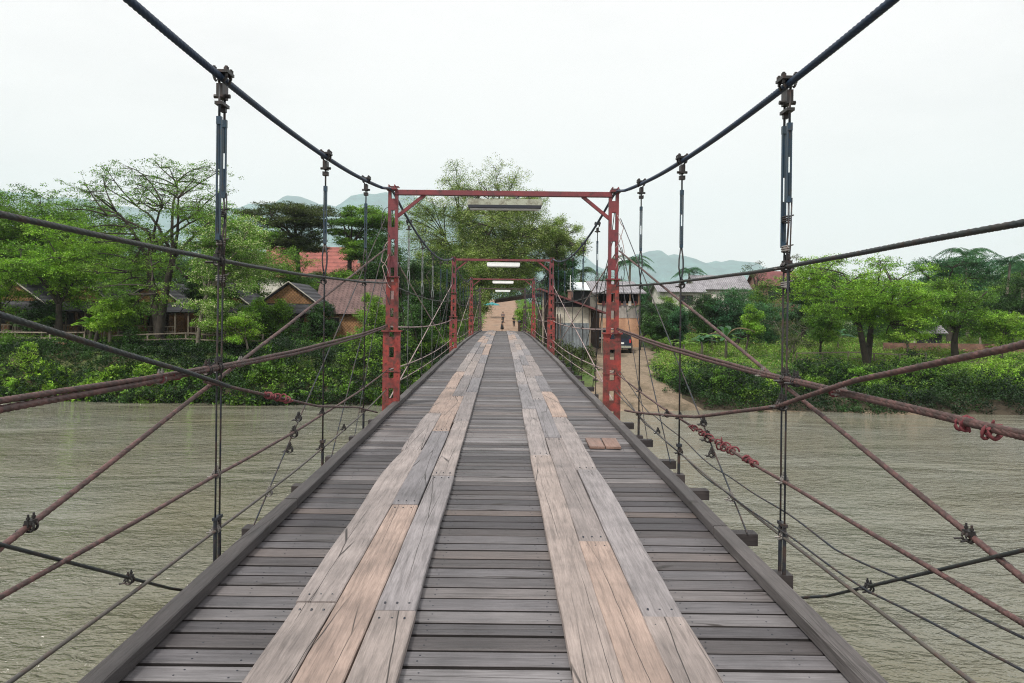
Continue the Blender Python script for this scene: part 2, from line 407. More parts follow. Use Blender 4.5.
def wedge_sheet(name, path, mat, lift=.03, n=9, kind='structure'):
    """ribbon draped over the ground; path rows (y, x0, x1)"""
    P = np.array(path, float); yy = np.arange(P[0, 0], P[-1, 0], .6)
    x0 = np.interp(yy, P[:, 0], P[:, 1]) + .22*np.sin(yy*2.1) + .15*np.sin(yy*5.3)
    x1 = np.interp(yy, P[:, 0], P[:, 2]) + .22*np.sin(yy*1.7 + 2) + .15*np.sin(yy*4.7)
    t = np.linspace(0, 1, n)
    X = x0[:, None]*(1 - t) + x1[:, None]*t; Y = np.repeat(yy[:, None], n, 1)
    Z = ground(X, Y) + lift
    V = np.stack([X, Y, Z], -1).reshape(-1, 3)
    i = np.arange(len(yy) - 1)[:, None]*n; j = np.arange(n - 1)[None, :]
    q = np.stack([i + j, i + j + 1, i + n + j + 1, i + n + j], -1).reshape(-1, 4)
    return tag(MB().add(V, q).build(name, mat, smooth=True), kind=kind)
dirt = soil_mat('orange_dirt', (.17, .105, .07), (.31, .205, .14), (.22, .16, .115))
wedge_sheet('dirt_road', [(61.2, -2.4, 2.6), (80, -2.7, 3.0), (110, -2.9, 2.6), (135, -2.7, 2.6), (165, -2.6, 2.9), (200, -3.6, 3.6)], dirt, .05, 13)
gravel = soil_mat('river_gravel', (.15, .115, .075), (.24, .185, .13), (.10, .08, .05))
wedge_sheet('gravel_landing', [(43.6, 4.2, 12.5), (45, 4.5, 12.2), (47, 5.5, 10.9), (50, 6.2, 9.8), (54, 6.6, 10.2), (60, 6.0, 12), (66, 6.0, 13)], gravel, .05, 13)
wedge_sheet('river_beach', [(43.8, 12.0, 28), (44.6, 12.2, 26), (45.3, 12.4, 20)], gravel, .05, 25)

def water_mat():
    m, nt, b = newmat('murky_river_water')
    v = coords(nt, (.8, 1.5, 1), 'World')
    v2 = coords(nt, (1, 1, 1), 'World')
    n1 = noise(nt, v, 2.6, 3, .55, .5); n2 = noise(nt, v, 9, 2, .5, .3); n3 = noise(nt, v2, .14, 3, .5)
    big = noise(nt, v, .35, 2, .5)
    col = ramp(nt, n3, [(.3, (.135, .128, .088)), (.7, (.165, .168, .14))])
    nt.links.new(col, b.inputs['Base Color']); b.inputs['IOR'].default_value = 1.33
    b.inputs['Roughness'].default_value = .03
    h = math_(nt, 'ADD', n1, math_(nt, 'ADD', math_(nt, 'MULTIPLY', n2, .22), math_(nt, 'MULTIPLY', big, 1.5)))
    wind = ramp(nt, noise(nt, coords(nt, (.6, 1.6, 1), 'World'), .11, 3, .6, .8), [(.36, .45), (.6, 1.25)])
    h = math_(nt, 'MULTIPLY', h, wind)
    bump(nt, b, h, 1.0, .2)
    return m
tag(grid_obj('river', np.linspace(-6390, 6390, 5), np.array([-60., 0, 50]), lambda X, Y: X*0 + WATER, water_mat()), kind='structure')

# hills
def hill(name, pts, d, depth, mat, amp=8):
    px = np.array([p[0] for p in pts]); py = np.array([p[1] for p in pts])
    XS = np.linspace((px[0] - 502)*d/F, (px[-1] - 502)*d/F, 260)
    pxs = XS*F/d + 502
    H = (313 - np.interp(pxs, px, py))*d/F
    ph = RNG.random(12)*6.28
    for k in range(10): H = H + amp/(1 + k*.6)*np.sin(XS*.004*(1.7**k)*2.5 + ph[k])*np.clip(H/60, 0, 1)
    rows = np.linspace(-1, 1, 26)
    X = np.repeat(XS[None, :], 26, 0); Y = d + rows[:, None]*depth + 0*X
    prof = np.cos(rows*math.pi/2)**1.2
    Z = H[None, :]*prof[:, None] + 1.6
    Z += (RNG.random(Z.shape) - .5)*amp*1.2*prof[:, None]**.3*(np.abs(rows)[:, None] > .05)
    Z = np.where(np.abs(rows)[:, None] > .97, -8, Z)
    V = np.stack([X, Y, Z], -1).reshape(-1, 3); nx = len(XS)
    i = np.arange(25)[:, None]*nx; j = np.arange(nx - 1)[None, :]
    q = np.stack([i + j, i + j + 1, i + nx + j + 1, i + nx + j], -1).reshape(-1, 4)
    return tag(MB().add(V, q).build(name, mat, smooth=True), kind='structure')
def hill_mat():
    m, nt, b = newmat('forested_slope')
    v = coords(nt, (1, 1, 1), 'World')
    n1 = noise(nt, v, .005, 6, .6); n2 = noise(nt, v, .03, 6, .7)
    col = ramp(nt, n1, [(.38, (.03, .10, .12)), (.62, (.08, .20, .20))])  # blue of the distant air is mixed into the forest colour
    col = mix(nt, col, ramp(nt, n2, [(.3, .5), (.7, 1.4)]), .8, 'MULTIPLY')
    nt.links.new(col, b.inputs['Base Color']); b.inputs['Roughness'].default_value = 1
    bump(nt, b, n2, 1, 12); return m
hm = hill_mat()
hill('far_hills', [(-700, 300), (-400, 240), (-100, 206), (30, 200), (110, 212), (200, 216), (262, 208), (300, 202), (345, 206), (385, 194), (430, 202), (500, 226), (570, 256), (600, 264), (622, 262), (650, 252), (672, 254), (700, 259), (722, 257), (745, 266), (790, 281), (860, 292), (1000, 300), (1300, 306), (1700, 312)], 5200, 1200, hm, 18)

# ------------------------------------------------------------------ the bridge
BR = empty('suspension_bridge', (0, 0, 0), 0, 'long narrow timber deck suspension bridge with red steel portals and rusty cables', 'bridge')
XC = 1.81

def plank_mb(y, w, rng, mb=None):
    mb = mb or MB()
    x0 = -1.63 + CX + rng.uniform(-.05, .03); x1 = 1.64 + CX + rng.uniform(-.03, .09)
    n = 9; t = np.linspace(0, 1, n); X = x0 + (x1 - x0)*t
    z = zdeck(y) + rng.uniform(-.0012, .0012) + rng.uniform(-.001, .001)*(t - .5)*2
    ya = y - w/2 + .0024*np.cumsum(rng.normal(0, 1, n))*.4; yb = y + w/2 + .0024*np.cumsum(rng.normal(0, 1, n))*.4
    rows = []
    bev = .006
    prof = [(0, -.05), (0, -bev), (bev, 0), (None, 0), (None, -bev), (None, -.05)]
    V = []
    for (yy, zz) in ((ya, -.05), (ya, -bev), (ya + bev, 0), (yb - bev, 0), (yb, -bev), (yb, -.05)):
        V.append(np.stack([X, yy, z + zz], -1))
    V = np.concatenate(V)
    i = np.arange(5)[:, None]*n; j = np.arange(n - 1)[None, :]
    q = np.stack([i + j, i + j + 1, i + n + j + 1, i + n + j], -1).reshape(-1, 4)
    bot = np.stack([5*n + np.arange(n - 1), 5*n + 1 + np.arange(n - 1), 1 + np.arange(n - 1), np.arange(n - 1)], -1)
    caps = [np.array([k*n for k in range(6)]), np.array([k*n + n - 1 for k in range(5, -1, -1)])]
    top = (np.arange(5) == 2)
    qs = q.reshape(5, n - 1, 4)
    mb.add(V, [qs[1:4].reshape(-1, 4)], 0); k0 = mb.n - len(V)
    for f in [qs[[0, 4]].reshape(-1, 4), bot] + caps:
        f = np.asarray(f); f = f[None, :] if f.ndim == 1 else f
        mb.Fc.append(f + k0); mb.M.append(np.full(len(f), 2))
    return mb, float(np.mean(z))
nail_mat = M['lamp_dark']
rng = np.random.default_rng(3)
y = 1.2; cnt = 0; rest = MB()
while y < YEND:
    w = rng.uniform(.112, .152); gap = rng.uniform(.023, .034); y0_ = y; y = y0_ + w/2
    if cnt < 100:
        mb, z = plank_mb(y, w, rng)
        if y < 10:
            for xx in (-1.35, -1.1, -.32, .30, 1.05, 1.42):
                for s in (-.25, .25):
                    c = (xx + CX + rng.uniform(-.02, .02), y + s*w + rng.uniform(-.01, .01), z + .0012)
                    mb.cyl((c[0], c[1], c[2] - .004), c, .0048, 6, 1)
        mb.build('deck_plank', [M['deck'], nail_mat, M['gap_shade']], BR)
    else: plank_mb(y, w, rng, rest)
    y = y0_ + w + gap; cnt += 1
tag(rest.build('deck_plank', [M['deck'], nail_mat, M['gap_shade']], BR), kind='stuff')

# wheel track boards
def track_mb(x0, x1, y0, y1, rng, wavy=0, side=1):
    n = max(3, int((y1 - y0)/.12)); t = np.linspace(0, 1, n); Y = y0 + (y1 - y0)*t
    wa = .003*np.cumsum(rng.normal(0, 1, n))*.35; wb = .003*np.cumsum(rng.normal(0, 1, n))*.35
    if wavy:
        w = wavy*(np.sin(t*math.pi)*.8 + .3*np.sin(t*9 + 1))
        if side < 0: wa = wa - w
        else: wb = wb + w
    XA = x0 + wa; XB = x1 + wb
    zb = np.array([zdeck(a) for a in Y]) + .006
    h = .038 + rng.uniform(-.004, .006) + .004*np.sin(t*math.pi*rng.uniform(.5, 1.5))
    V = []
    for X, zz in ((XA, 0*h), (XA, h - .005), (XA + .006, h), (XB - .006, h), (XB, h - .005), (XB, 0*h)):
        V.append(np.stack([X, Y, zb + zz], -1))
    V = np.concatenate(V)
    i = np.arange(5)[:, None]*n; j = np.arange(n - 1)[None, :]
    q = np.stack([i + j, i + n + j, i + n + j + 1, i + j + 1], -1).reshape(-1, 4)
    caps = [np.array([k*n for k in range(5, -1, -1)]), np.array([k*n + n - 1 for k in range(6)])]
    bot = np.stack([np.arange(n - 1), 1 + np.arange(n - 1), 5*n + 1 + np.arange(n - 1), 5*n + np.arange(n - 1)], -1)
    return MB().add(V, [q, bot] + caps)
# board joints measured for the near boards, random farther off
near = {  # side, lane -> list of (y end, warm)
    (-1, 0): [(4.05, 2), (8.3, 0)], (-1, 1): [(6.05, 1), (9.6, 0)], (-1, 2): [(3.95, 2), (7.1, 0), (10.4, 0)],
    (1, 0): [(8.1, 2), (11.7, 0)], (1, 1): [(5.15, 1), (9.2, 0)], (1, 2): [(3.9, 2), (7.4, 0), (10.9, 0)]}
lanes = {-1: [(-1.02, -.815), (-.812, -.60), (-.597, -.385)], 1: [(.365, .572), (.575, .775), (.778, .985)]}
for s in (-1, 1):
    for k in range(3):
        x0, x1 = lanes[s][k]; yy = 1.2; segs = list(near[(s, k)])
        while yy < YEND:
            if segs: ye, warm = segs.pop(0)
            else: ye, warm = yy + rng.uniform(2.6, 4.4), rng.random() < .15
            ye = min(ye, YEND)
            outer = (s < 0 and k == 0) or (s > 0 and k == 2)
            dx = rng.uniform(-.008, .008) if yy > 4 else 0
            wv = (.055 if (s < 0 and 3.9 < yy < 5) else rng.uniform(0, .03)) if outer else 0
            mb = track_mb(x0 + CX + dx + .002, x1 + CX + dx - .002, yy + .006, ye - .006, rng, wv, s)
            for e in (yy + .1, ye - .1):
                for f in (.2, .5, .8):
                    cx = x0 + CX + (x1 - x0)*f; cz = zdeck(e) + .0465
                    mb.cyl((cx, e + rng.uniform(-.03, .03), cz - .012), (cx, e, cz + .001), .006, 6, 1)
            mb.build('track_board', [M['track_warm'] if warm == 1 else M['track_near'] if (warm == 2 or (yy > 12 and rng.random() < .25)) else M['track'], nail_mat], BR)
            yy = ye
# two loose reddish boards on the right
for (x, w) in ((1.10, .17), (1.29, .17)):
    o = MB().box((0, 0, .012), (w, .62, .024), rng.uniform(-.05, .05)).build('patch_board', M['patch'], BR)
    o.location = (x, 9.0, zdeck(9.0) + .008)
# kerbs
for s in (-1, 1):
    yy = 1.2
    while yy < YEND:
        ye = min(yy + rng.uniform(3.8, 5.2), YEND)
        n = max(2, int((ye - yy)/.5)); Y = np.linspace(yy + .01, ye - .01, n)
        xc = CX + s*1.615 + rng.uniform(-.012, .012)
        V = []
        for dx, dz in ((-.052, .012), (-.052, .072), (-.046, .078), (.046, .078), (.052, .072), (.052, .012)):
            V.append(np.stack([xc + dx + .004*np.sin(Y*2.1), Y, np.array([zdeck(a) for a in Y]) + dz], -1))
        i = np.arange(5)[:, None]*n; j = np.arange(n - 1)[None, :]
        q = np.stack([i + j, i + n + j, i + n + j + 1, i + j + 1], -1).reshape(-1, 4)
        bot = np.stack([np.arange(n - 1), 1 + np.arange(n - 1), 5*n + 1 + np.arange(n - 1), 5*n + np.arange(n - 1)], -1)
        MB().add(np.concatenate(V), [q, bot, np.array([k*n for k in range(5, -1, -1)]), np.array([k*n + n - 1 for k in range(6)])]).build('kerb_beam', M['kerb'], BR)
        yy = ye
# stringers
for xx in (-1.45, -.75, 0, .75, 1.45):
    pts = [(xx + CX, a, zdeck(a) - .34) for a in np.linspace(1.2, YEND, 40)]
    mb = MB()
    for a, b_ in zip(pts[:-1], pts[1:]): mb.bar(a, b_, .1, .14)
    mb.build('stringer', M['beam'], BR)
# cross beams: long ones carry the fan stays, short ones the hangers
long_y = [5.8, 7.15, 8.5, 9.8, 11.2]
def span_off(y0, y1):
    L = y1 - y0; return [y0 + L*f for f in (1/12, 3/12, 5/12, 7/12, 9/12, 11/12)], [y0 + L*f for f in (2/12, 4/12, 6/12, 8/12, 10/12)]
hang_near = [2.2, 4.92, 7.8, 10.1]
beams = [(a, 1.93) for a in long_y] + [(a, 1.86) for a in hang_near]
hang_far = {}
for k in range(3):
    lo, ha = span_off(YT[k], YT[k + 1]); hang_far[k] = ha
    beams += [(a, 1.93) for a in lo] + [(a, 1.86) for a in ha]
for a, hw in beams:
    MB().box((0, a, zdeck(a) - .115), (2*hw, .12, .088)).build('cross_beam', M['beam'], BR)

# portals
def portal(y, mat_low, mat_top, idx):
    zd = zdeck(y); top = EYE + 1.93; X = 1.75
    fr = MB()
    fr.box((0, y, top - .035), (2*X - .06, .12, .075))
    fr.box((0, y, top - .06), (2*X + .2, .02, .02)) if False else None
    frame = fr.build('portal_frame', mat_top, BR)
    for s in (-1, 1):
        mb = MB()
        def sect(z0, z1, W, D, t, nb, mi, bf=.45):
            # two channel flanges with battens between them
            for q in (-1, 1):
                mb.box((s*X + q*(W/2 - t/2), y, (z0 + z1)/2), (t, D, z1 - z0), mi=mi)
            for i in range(nb):
                zz = z0 + (z1 - z0)*(i + .5)/nb
                for f in (-1, 1):
                    mb.box((s*X, y + f*(D/2 - .008), zz), (W - 2*t + .002, .012, (z1 - z0)/nb*bf), mi=mi)
        zb = zd + 1.18
        sect(zd - .45, zb, .27, .10, .095, 5, 0, .5)
        mb.box((s*X, y, zb + .012), (.31, .18, .024), mi=0)
        mb.box((s*X, y, zd + .55), (.285, .125, .016), mi=0)
        z2 = zb + .86
        sect(zb + .024, z2, .19, .10, .066, 3, 0, .5)
        mb.box((s*X, y, z2 + .01), (.215, .2, .02), mi=1)
        sect(z2 + .02, top, .155, .09, .046, 3, 1, .4)
        # saddle carrying the main cable
        mb.box((s*X + s*.02, y, top + .012), (.17, .2, .024), mi=1)
        for q in (-1, 1):
            mb.box((s*X + s*.02 + q*.045, y, top + .05), (.014, .16, .06), mi=1)
            for b_ in (-.055, .055): mb.cyl((s*X - .05, y + b_, top + .05), (s*X + .09, y + b_, top + .05), .009, 6, 1)
        for zz in np.linspace(zd + .1, zb - .1, 6):
            for q in (-.09, .09): mb.cyl((s*X + q, y - .062, zz), (s*X + q, y - .045, zz), .011, 6, 0)
        mb.build('post', [mat_low, mat_top], frame)
        br = MB().bar((s*(X - .06), y, top - .42), (s*(X - .50), y, top - .065), .05, .06, (0, 1, 0))
        br.build('knee_brace', mat_top, frame)
    # pier under the portal
    pb = MB()
    g = min(gz(-1.7, y), gz(1.7, y)) - .6
    pb.box((0, y, zd - .58), (4.2, .4, .26))
    for s in (-1, 1): pb.box((s*1.6, y, (zd - .71 + g)/2), (.42, .42, zd - .71 - g))
    pb.build('pier', M['concrete'], BR)
for k, yt in enumerate(YT):
    portal(yt, M['red_paint'] if k < 3 else M['dark_frame'], M['maroon_paint'] if k < 3 else M['dark_frame'], k)

# cables -----------------------------------------------------------------
def smooth_pts(rows, s, step, x=None, wob=0.0):
    """rows (y, z rel eye[, lateral]) -> points"""
    Y = np.array([r[0] for r in rows], float); Z = np.array([r[1] for r in rows], float)
    Lx = np.array([r[2] if len(r) > 2 else (x or XC) for r in rows], float)
    tt = np.concatenate([[0], np.cumsum(np.hypot(np.diff(Y), np.diff(Z)))])
    n = max(2, int(tt[-1]/step)); t = np.linspace(0, tt[-1], n)
    yy = np.interp(t, tt, Y); zz = np.interp(t, tt, Z); xx = np.interp(t, tt, Lx)
    if wob:
        zz = zz + wob*np.sin(t*1.9 + s) + wob*.6*np.sin(t*4.3)
        xx = xx + wob*.7*np.sin(t*1.3 + 1)
    return np.stack([s*xx, yy, zz + EYE], -1)
def rope(rows, s, r, mat, name='cable', x=None, strands=5, wob=0.002, near=11.0):
    pts_all = smooth_pts(rows, s, .012, x, wob)
    mb = MB()
    nearm = pts_all[:, 1] < near
    if pts_all[0, 1] > pts_all[-1, 1]: pts_all = pts_all[::-1]; nearm = nearm[::-1]
    k = int(nearm.sum())
    if k > 2: mb.tube(pts_all[:k], r*1.03, 16 if r > .01 else 8, strands=4 if (strands and r > .01) else 0, pitch=r*2*(4.5 if r > .02 else 7), amp=(.17 if r > .02 else .3))
    if k < len(pts_all) - 30:
        far = pts_all[max(k - 1, 0)::26]
        far = np.concatenate([far, pts_all[-1:]])
        mb.tube(far, r, 7)
    return mb.build(name, mat, BR, smooth=True)
def main_z(y):
    if y <= 12.1: return 1.48 + .0072*(y - 4.4)**2
    for a, b_ in zip(YT[:-1], YT[1:]):
        if a <= y <= b_:
            m_ = (a + b_)/2; return 1.43 + .47*((y - m_)/((b_ - a)/2))**2 + .03
    return 1.93
for s in (-1, 1):
    ys_ = np.linspace(-3.3, YT[3], 220)
    rows = [(a, main_z(a) + (.03 if a > 11.5 else 0), 1.81 if a < 9 else 1.81 - .03*min(1, (a - 9)/3)) for a in ys_]
    rows += [(64, .6, 1.9), (69, -1.8, 2.2)]
    rope(rows, s, .0215, M['main_cable'], 'main_cable', strands=6, wob=0)
# horizontal hand cables
def railrows(zs, sag=.03):
    """zs at near, hanger spots; continue flat along far spans"""
    rows = []
    for a, z in zs: rows.append((a, z))
    return rows
def sagline(a, za, b_, zb, sag, n=10, xa=None, xb=None):
    t = np.linspace(0, 1, n)
    return [(a + (b_ - a)*q, za + (zb - za)*q - sag*4*q*(1 - q), (xa or XC) + ((xb or XC) - (xa or XC))*q) for q in t]
for s in (-1, 1):
    # thin top cable
    rope(sagline(-3, .45, 4.92, .315, .02) + sagline(4.92, .315, 12.1, .45, .03)[1:], s, .0125, M['black_cable'], 'hand_cable')
    for k in range(3): rope(sagline(YT[k], .45, YT[k + 1], .42, .12), s, .011, M['black_cable'], 'hand_cable', wob=0)
    # doubled rust red handrail
    dz = -.35 if s < 0 else -.41
    z5 = -.375 if s < 0 else -.405
    rope(sagline(-3, dz + .06, 4.92, z5, .02) + sagline(4.92, z5, 12.1, -.235, .045)[1:], s, .0140, M['red_cable'], 'hand_rail_cable', x=1.80)
    rope(sagline(-3, dz + .10, 2.9, dz + .012, .0) + sagline(2.9, dz + .012, 4.92, z5 + .012, .0)[1:] + sagline(4.92, z5 + .012, 12.1, -.215, .03)[1:], s, .0118, M['red_cable'], 'hand_rail_cable', x=1.835)
    for k in range(3): rope(sagline(YT[k], -.235, YT[k + 1], -.26, .1), s, .013, M['pale_cable'], 'hand_rail_cable', wob=0)
    # middle rail
    rope(sagline(-3, -.95, 4.92, -1.055, .03) + sagline(4.92, -1.055, 12.1, -.93, .05)[1:], s, .0105, M['red_cable'], 'mid_rail_cable')
    for k in range(3): rope(sagline(YT[k], -.93, YT[k + 1], -.95, .12), s, .011, M['pale_cable'], 'mid_rail_cable', wob=0)
    # low rail
    rope(sagline(-3, -1.27, 4.92, -1.41, .02) + sagline(4.92, -1.41, 12.1, -1.23, .06)[1:], s, .0095, M['olive_cable'], 'low_rail_cable')
    for k in range(3): rope(sagline(YT[k], -1.2, YT[k + 1], -1.2, .06), s, .009, M['pale_cable'], 'low_rail_cable', wob=0)
    # crossing stays of the near span
    rope([(-3.2, -2.1), (12.1, 1.0)], s, .0122, M['red_cable'], 'diagonal_stay', x=1.83)
    if s < 0:
        rope([(-3.2, 1.25), (2.71, -.027), (4.29, -.35), (5.0, -.50)], s, .0125, M['black_cable'], 'diagonal_stay', x=1.77)
        rope([(4.6, -.43), (5.0, -.50), (6.41, -.746), (7.5, -.93), (9.57, -1.2), (11.1, -1.46)], s, .0105, M['red_cable'], 'diagonal_stay', x=1.775)
    else:
        rope([(-3.2, 1.15), (2.72, -.11), (3.85, -.32), (4.92, -.575), (7.0, -.93), (10.1, -1.29), (11.3, -1.40)], s, .0135, M['red_cable'], 'diagonal_stay', x=1.77)
    # steep fan stays
    rope([(-3.2, 1.95, 1.83), (4.25, -1.545, 1.82), (4.46, -1.64, 1.68 if s > 0 else 1.76)], s, .008, M['black_cable'], 'fan_stay', wob=0)
    rope([(5.72, -1.62), (12.05, 1.5)], s, .0065, M['black_cable'] if 0 else M['hanger'], 'fan_stay', x=1.84)
    rope([(8.42, -1.62), (12.05, 1.05)], s, .0065, M['hanger'], 'fan_stay', x=1.86)
    rope([(9.75, -1.6), (12.05, .6)], s, .005, M['hanger'], 'fan_stay', x=1.86)
    for k in range(3):
        a, b_ = YT[k], YT[k + 1]
        rope([(a, 1.0), (b_, -1.45)], s, .011, M['pale_cable'], 'diagonal_stay', wob=0)
        rope([(b_, 1.0), (a, -1.45)], s, .011, M['pale_cable'], 'diagonal_stay', wob=0)
        for f, z in ((.25, 1.7), (.45, 1.3)):
            rope([(a + .05, z, 1.78), (a + (b_ - a)*f, -1.55, 1.9)], s, .007, M['hanger'], 'fan_stay', wob=0)
            rope([(b_ - .05, z, 1.78), (b_ - (b_ - a)*f, -1.55, 1.9)], s, .007, M['hanger'], 'fan_stay', wob=0)
# slack wires on the right
rope([(1.5, -1.0), (2.72, -1.11), (3.37, -1.17), (4.18, -1.255), (4.92, -1.27), (6.5, -1.30), (9.5, -1.2), (12.0, -.9)], 1, .0055, M['hanger'], 'slack_wire', strands=0, wob=.012, x=1.83)
rope([(1.5, -1.1), (2.72, -1.21), (3.7, -1.32), (4.95, -1.385), (6.5, -1.42), (9.5, -1.36), (12.0, -1.15)], 1, .0055, M['hanger'], 'slack_wire', strands=0, wob=.010, x=1.80)
# loose wire ends around the near portal
for s in (-1, 1):
    for q in range(4):
        zz = rng.uniform(.6, 1.7); pts = []
        for t in np.linspace(0, 1, 14):
            pts.append((s*(1.80 + .09*math.sin(t*math.pi*1.2)), 12.0 - .15*t + .04*q, EYE + zz - .5*t + .05*math.sin(t*9 + q)))
        MB().tube(pts, .006, 5).build('wire_end', M['pale_cable'] if q % 2 else M['hanger'], BR, smooth=True)

# hangers ------------------------------------------------------------------
def turnbuckle(x, y, ztop, L, w, mat, parent):
    mb = MB()
    mb.box((x, y, ztop - .02), (w*1.25, w*1.1, .05)); mb.box((x, y, ztop - L + .02), (w*1.1, w, .04))
    for q in (-1, 1): mb.box((x + q*w*.45, y, ztop - L/2), (w*.28, w*.8, L - .06))
    mb.cyl((x, y, ztop - .04), (x, y, ztop - L*.42), w*.2, 6)
    mb.cyl((x, y, ztop - L + .04), (x, y, ztop - L*.62), w*.2, 6)
    return mb.build('turnbuckle', mat, parent)
def tie(x, y, z, w, parent, mat):
    mb = MB(); n = 26
    pts = [(x + w*math.cos(t*2*math.pi*3), y + w*1.5*math.sin(t*2*math.pi*3), z + .04*(t - .5)) for t in np.linspace(0, 1, n)]
    mb.tube(pts, .006, 5)
    mb.tube([pts[-1], (x + w + .03, y + .01, z + .03)], .005, 5)
    return mb.build('wire_tie', mat, parent, smooth=True)
def top_clamp(x, y, z, sc, parent):
    mb = MB(); a = .026*sc
    for q in (-1, 1):
        yy = y + q*.035*sc
        pts = [(x + 1.25*a*math.cos(t), yy, z + 1.2*a*math.sin(t)) for t in np.linspace(-.9, math.pi + .9, 14)]
        mb.tube(pts, .0075*sc, 6)
        for e in (-1, 1):
            mb.cyl((x + e*1.3*a, yy, z), (x + e*1.3*a, yy, z + .06*sc), .009*sc, 6)
            mb.cyl((x + e*1.3*a, yy, z + .035*sc), (x + e*1.3*a, yy, z + .052*sc), .015*sc, 6)
    mb.box((x, y, z + .028*sc), (.095*sc, .11*sc, .016*sc))
    mb.box((x, y, z - .075*sc), (.035*sc, .09*sc, .075*sc))
    mb.cyl((x - .045*sc, y, z - .10*sc), (x + .045*sc, y, z - .10*sc), .012*sc, 6)
    return mb.build('cable_clamp', M['clamp'], parent)
def hanger_near(s, y):
    x = s*XC; zt = EYE + main_z(y); zb = zdeck(y) - .1
    rods = MB()
    rod_r = .0062
    for q, r_ in ((-1, .009), (1, .0085)):
        yy = y + q*.045; zz = [zt - .1, zt - .28]
        rods.tube([(x, yy, zt - .05), (x, yy, zt - .28)], .008, 7)
        L = .78 if (q < 0) == (s < 0) else .5
        zlow = zt - .26 - L
        ztie = EYE + .43
        pts = [(x, yy, zlow + .03), (x + .004*q, yy + .012*q, (zlow + ztie)/2), (x, y + q*.02, ztie), (x + .003, y + q*.04, EYE + .2), (x, y + q*.038, EYE - .5), (x, y + q*.036, zb)]
        rods.tube(pts, rod_r, 7)
        rods.tube([(x + .02, yy, zlow + .03), (x + .022, y + q*.02, ztie), (x + .02, y - q*.03, EYE + .15)], .005, 6)
    h = rods.build('hanger', M['hanger'], BR, smooth=True)
    for q in (-1, 1):
        L = .78 if (q < 0) == (s < 0) else .5
        turnbuckle(x, y + q*.045, zt - .26, L, .025, M['turnbuckle'], h)
    top_clamp(x, y, zt, 1.15, h)
    for z, m_ in ((EYE + .62, 'clamp'), (EYE + .43, 'clamp_pale'), (EYE + .20, 'clamp_pale')):
        tie(x, y, z, .022, h, M[m_])
    MB().box((x, y, zt - .17), (.05, .13, .02)).box((x, y + .03, zt - .185), (.03, .03, .05)).build('shackle', M['clamp'], h)
    lo = MB()
    for q in (-1, 1): lo.cyl((x, y + q*.037, zb + .03), (x, y + q*.037, zb + .33), .0125, 8)
    lo.box((x, y, zb + .34), (.03, .11, .02)).build('lower_socket', M['hanger'], h)
    return h
def hanger_mid(s, y, pale=False, detail=True):
    x = s*XC; zt = EYE + main_z(y) + (.03 if y > 11.5 else 0); zb = zdeck(y) - .1
    m_ = MB()
    m_.tube([(x, y, zt - .05), (x, y, zt - .34)], .0085, 7)
    L = .58
    m_.tube([(x, y, zt - .3 - L + .04), (x + .022, y + .008, zt - .3 - L - .12), (x + .022, y, zt - .3 - L - .2), (x, y, zt - .3 - L - .36), (x, y, zb)], .0085, 6)
    m_.tube([(x, y, zt - .3 - L + .04), (x - .022, y - .008, zt - .3 - L - .12), (x - .022, y, zt - .3 - L - .2), (x, y, zt - .3 - L - .36)], .0075, 6)
    h = m_.build('hanger', M['hanger'] if not pale else M['pale_turnbuckle'], BR, smooth=True)
    turnbuckle(x, y, zt - .3, L, .029, M['pale_turnbuckle'] if pale else M['turnbuckle'], h)
    top_clamp(x, y, zt, 1.15, h)
    if detail:
        lo = MB(); lo.cyl((x, y, zb + .02), (x, y, zb + .30), .015, 8); lo.box((x, y, zb + .32), (.05, .05, .03)); lo.build('lower_socket', M['hanger'], h)
        MB().box((x, y, zt - .17), (.055, .055, .04)).build('shackle', M['clamp'], h)
    return h
for s in (-1, 1):
    hanger_near(s, 2.2); hanger_near(s, 4.92)
    hanger_mid(s, 7.8); hanger_mid(s, 10.1)
    for k in range(3):
        for a in hang_far[k]: hanger_mid(s, a, pale=(k == 0 and s < 0 and a < 22), detail=False)

# clamps where cables meet
def xclamp(s, y, z, mat='clamp', sc=1.0, x=None):
    X = s*(x or XC); Z = EYE + z; mb = MB()
    for q in (-1, 1):
        yy = y + q*.016*sc
        pts = [(X + .024*sc*math.cos(t), yy, Z + .024*sc*math.sin(t)) for t in np.linspace(0, 2*math.pi, 14)]
        mb.tube(pts, .0065*sc, 6)
    mb.box((X, y, Z + .022*sc), (.036*sc, .05*sc, .02*sc))
    for q in (-1, 1):
        mb.cyl((X, y + q*.022*sc, Z), (X, y + q*.022*sc, Z + .062*sc), .006*sc, 6)
        mb.cyl((X, y + q*.022*sc, Z + .036*sc), (X, y + q*.022*sc, Z + .048*sc), .011*sc, 6)
        mb.cyl((X - .02*sc, y + q*.02*sc, Z - .01), (X - .055*sc, y + q*.03*sc, Z - .012), .006*sc, 6)
    return mb.build('cable_clamp', M[mat], BR)
def ediag(y): return -2.1 + 3.1*(y + 3.2)/15.3
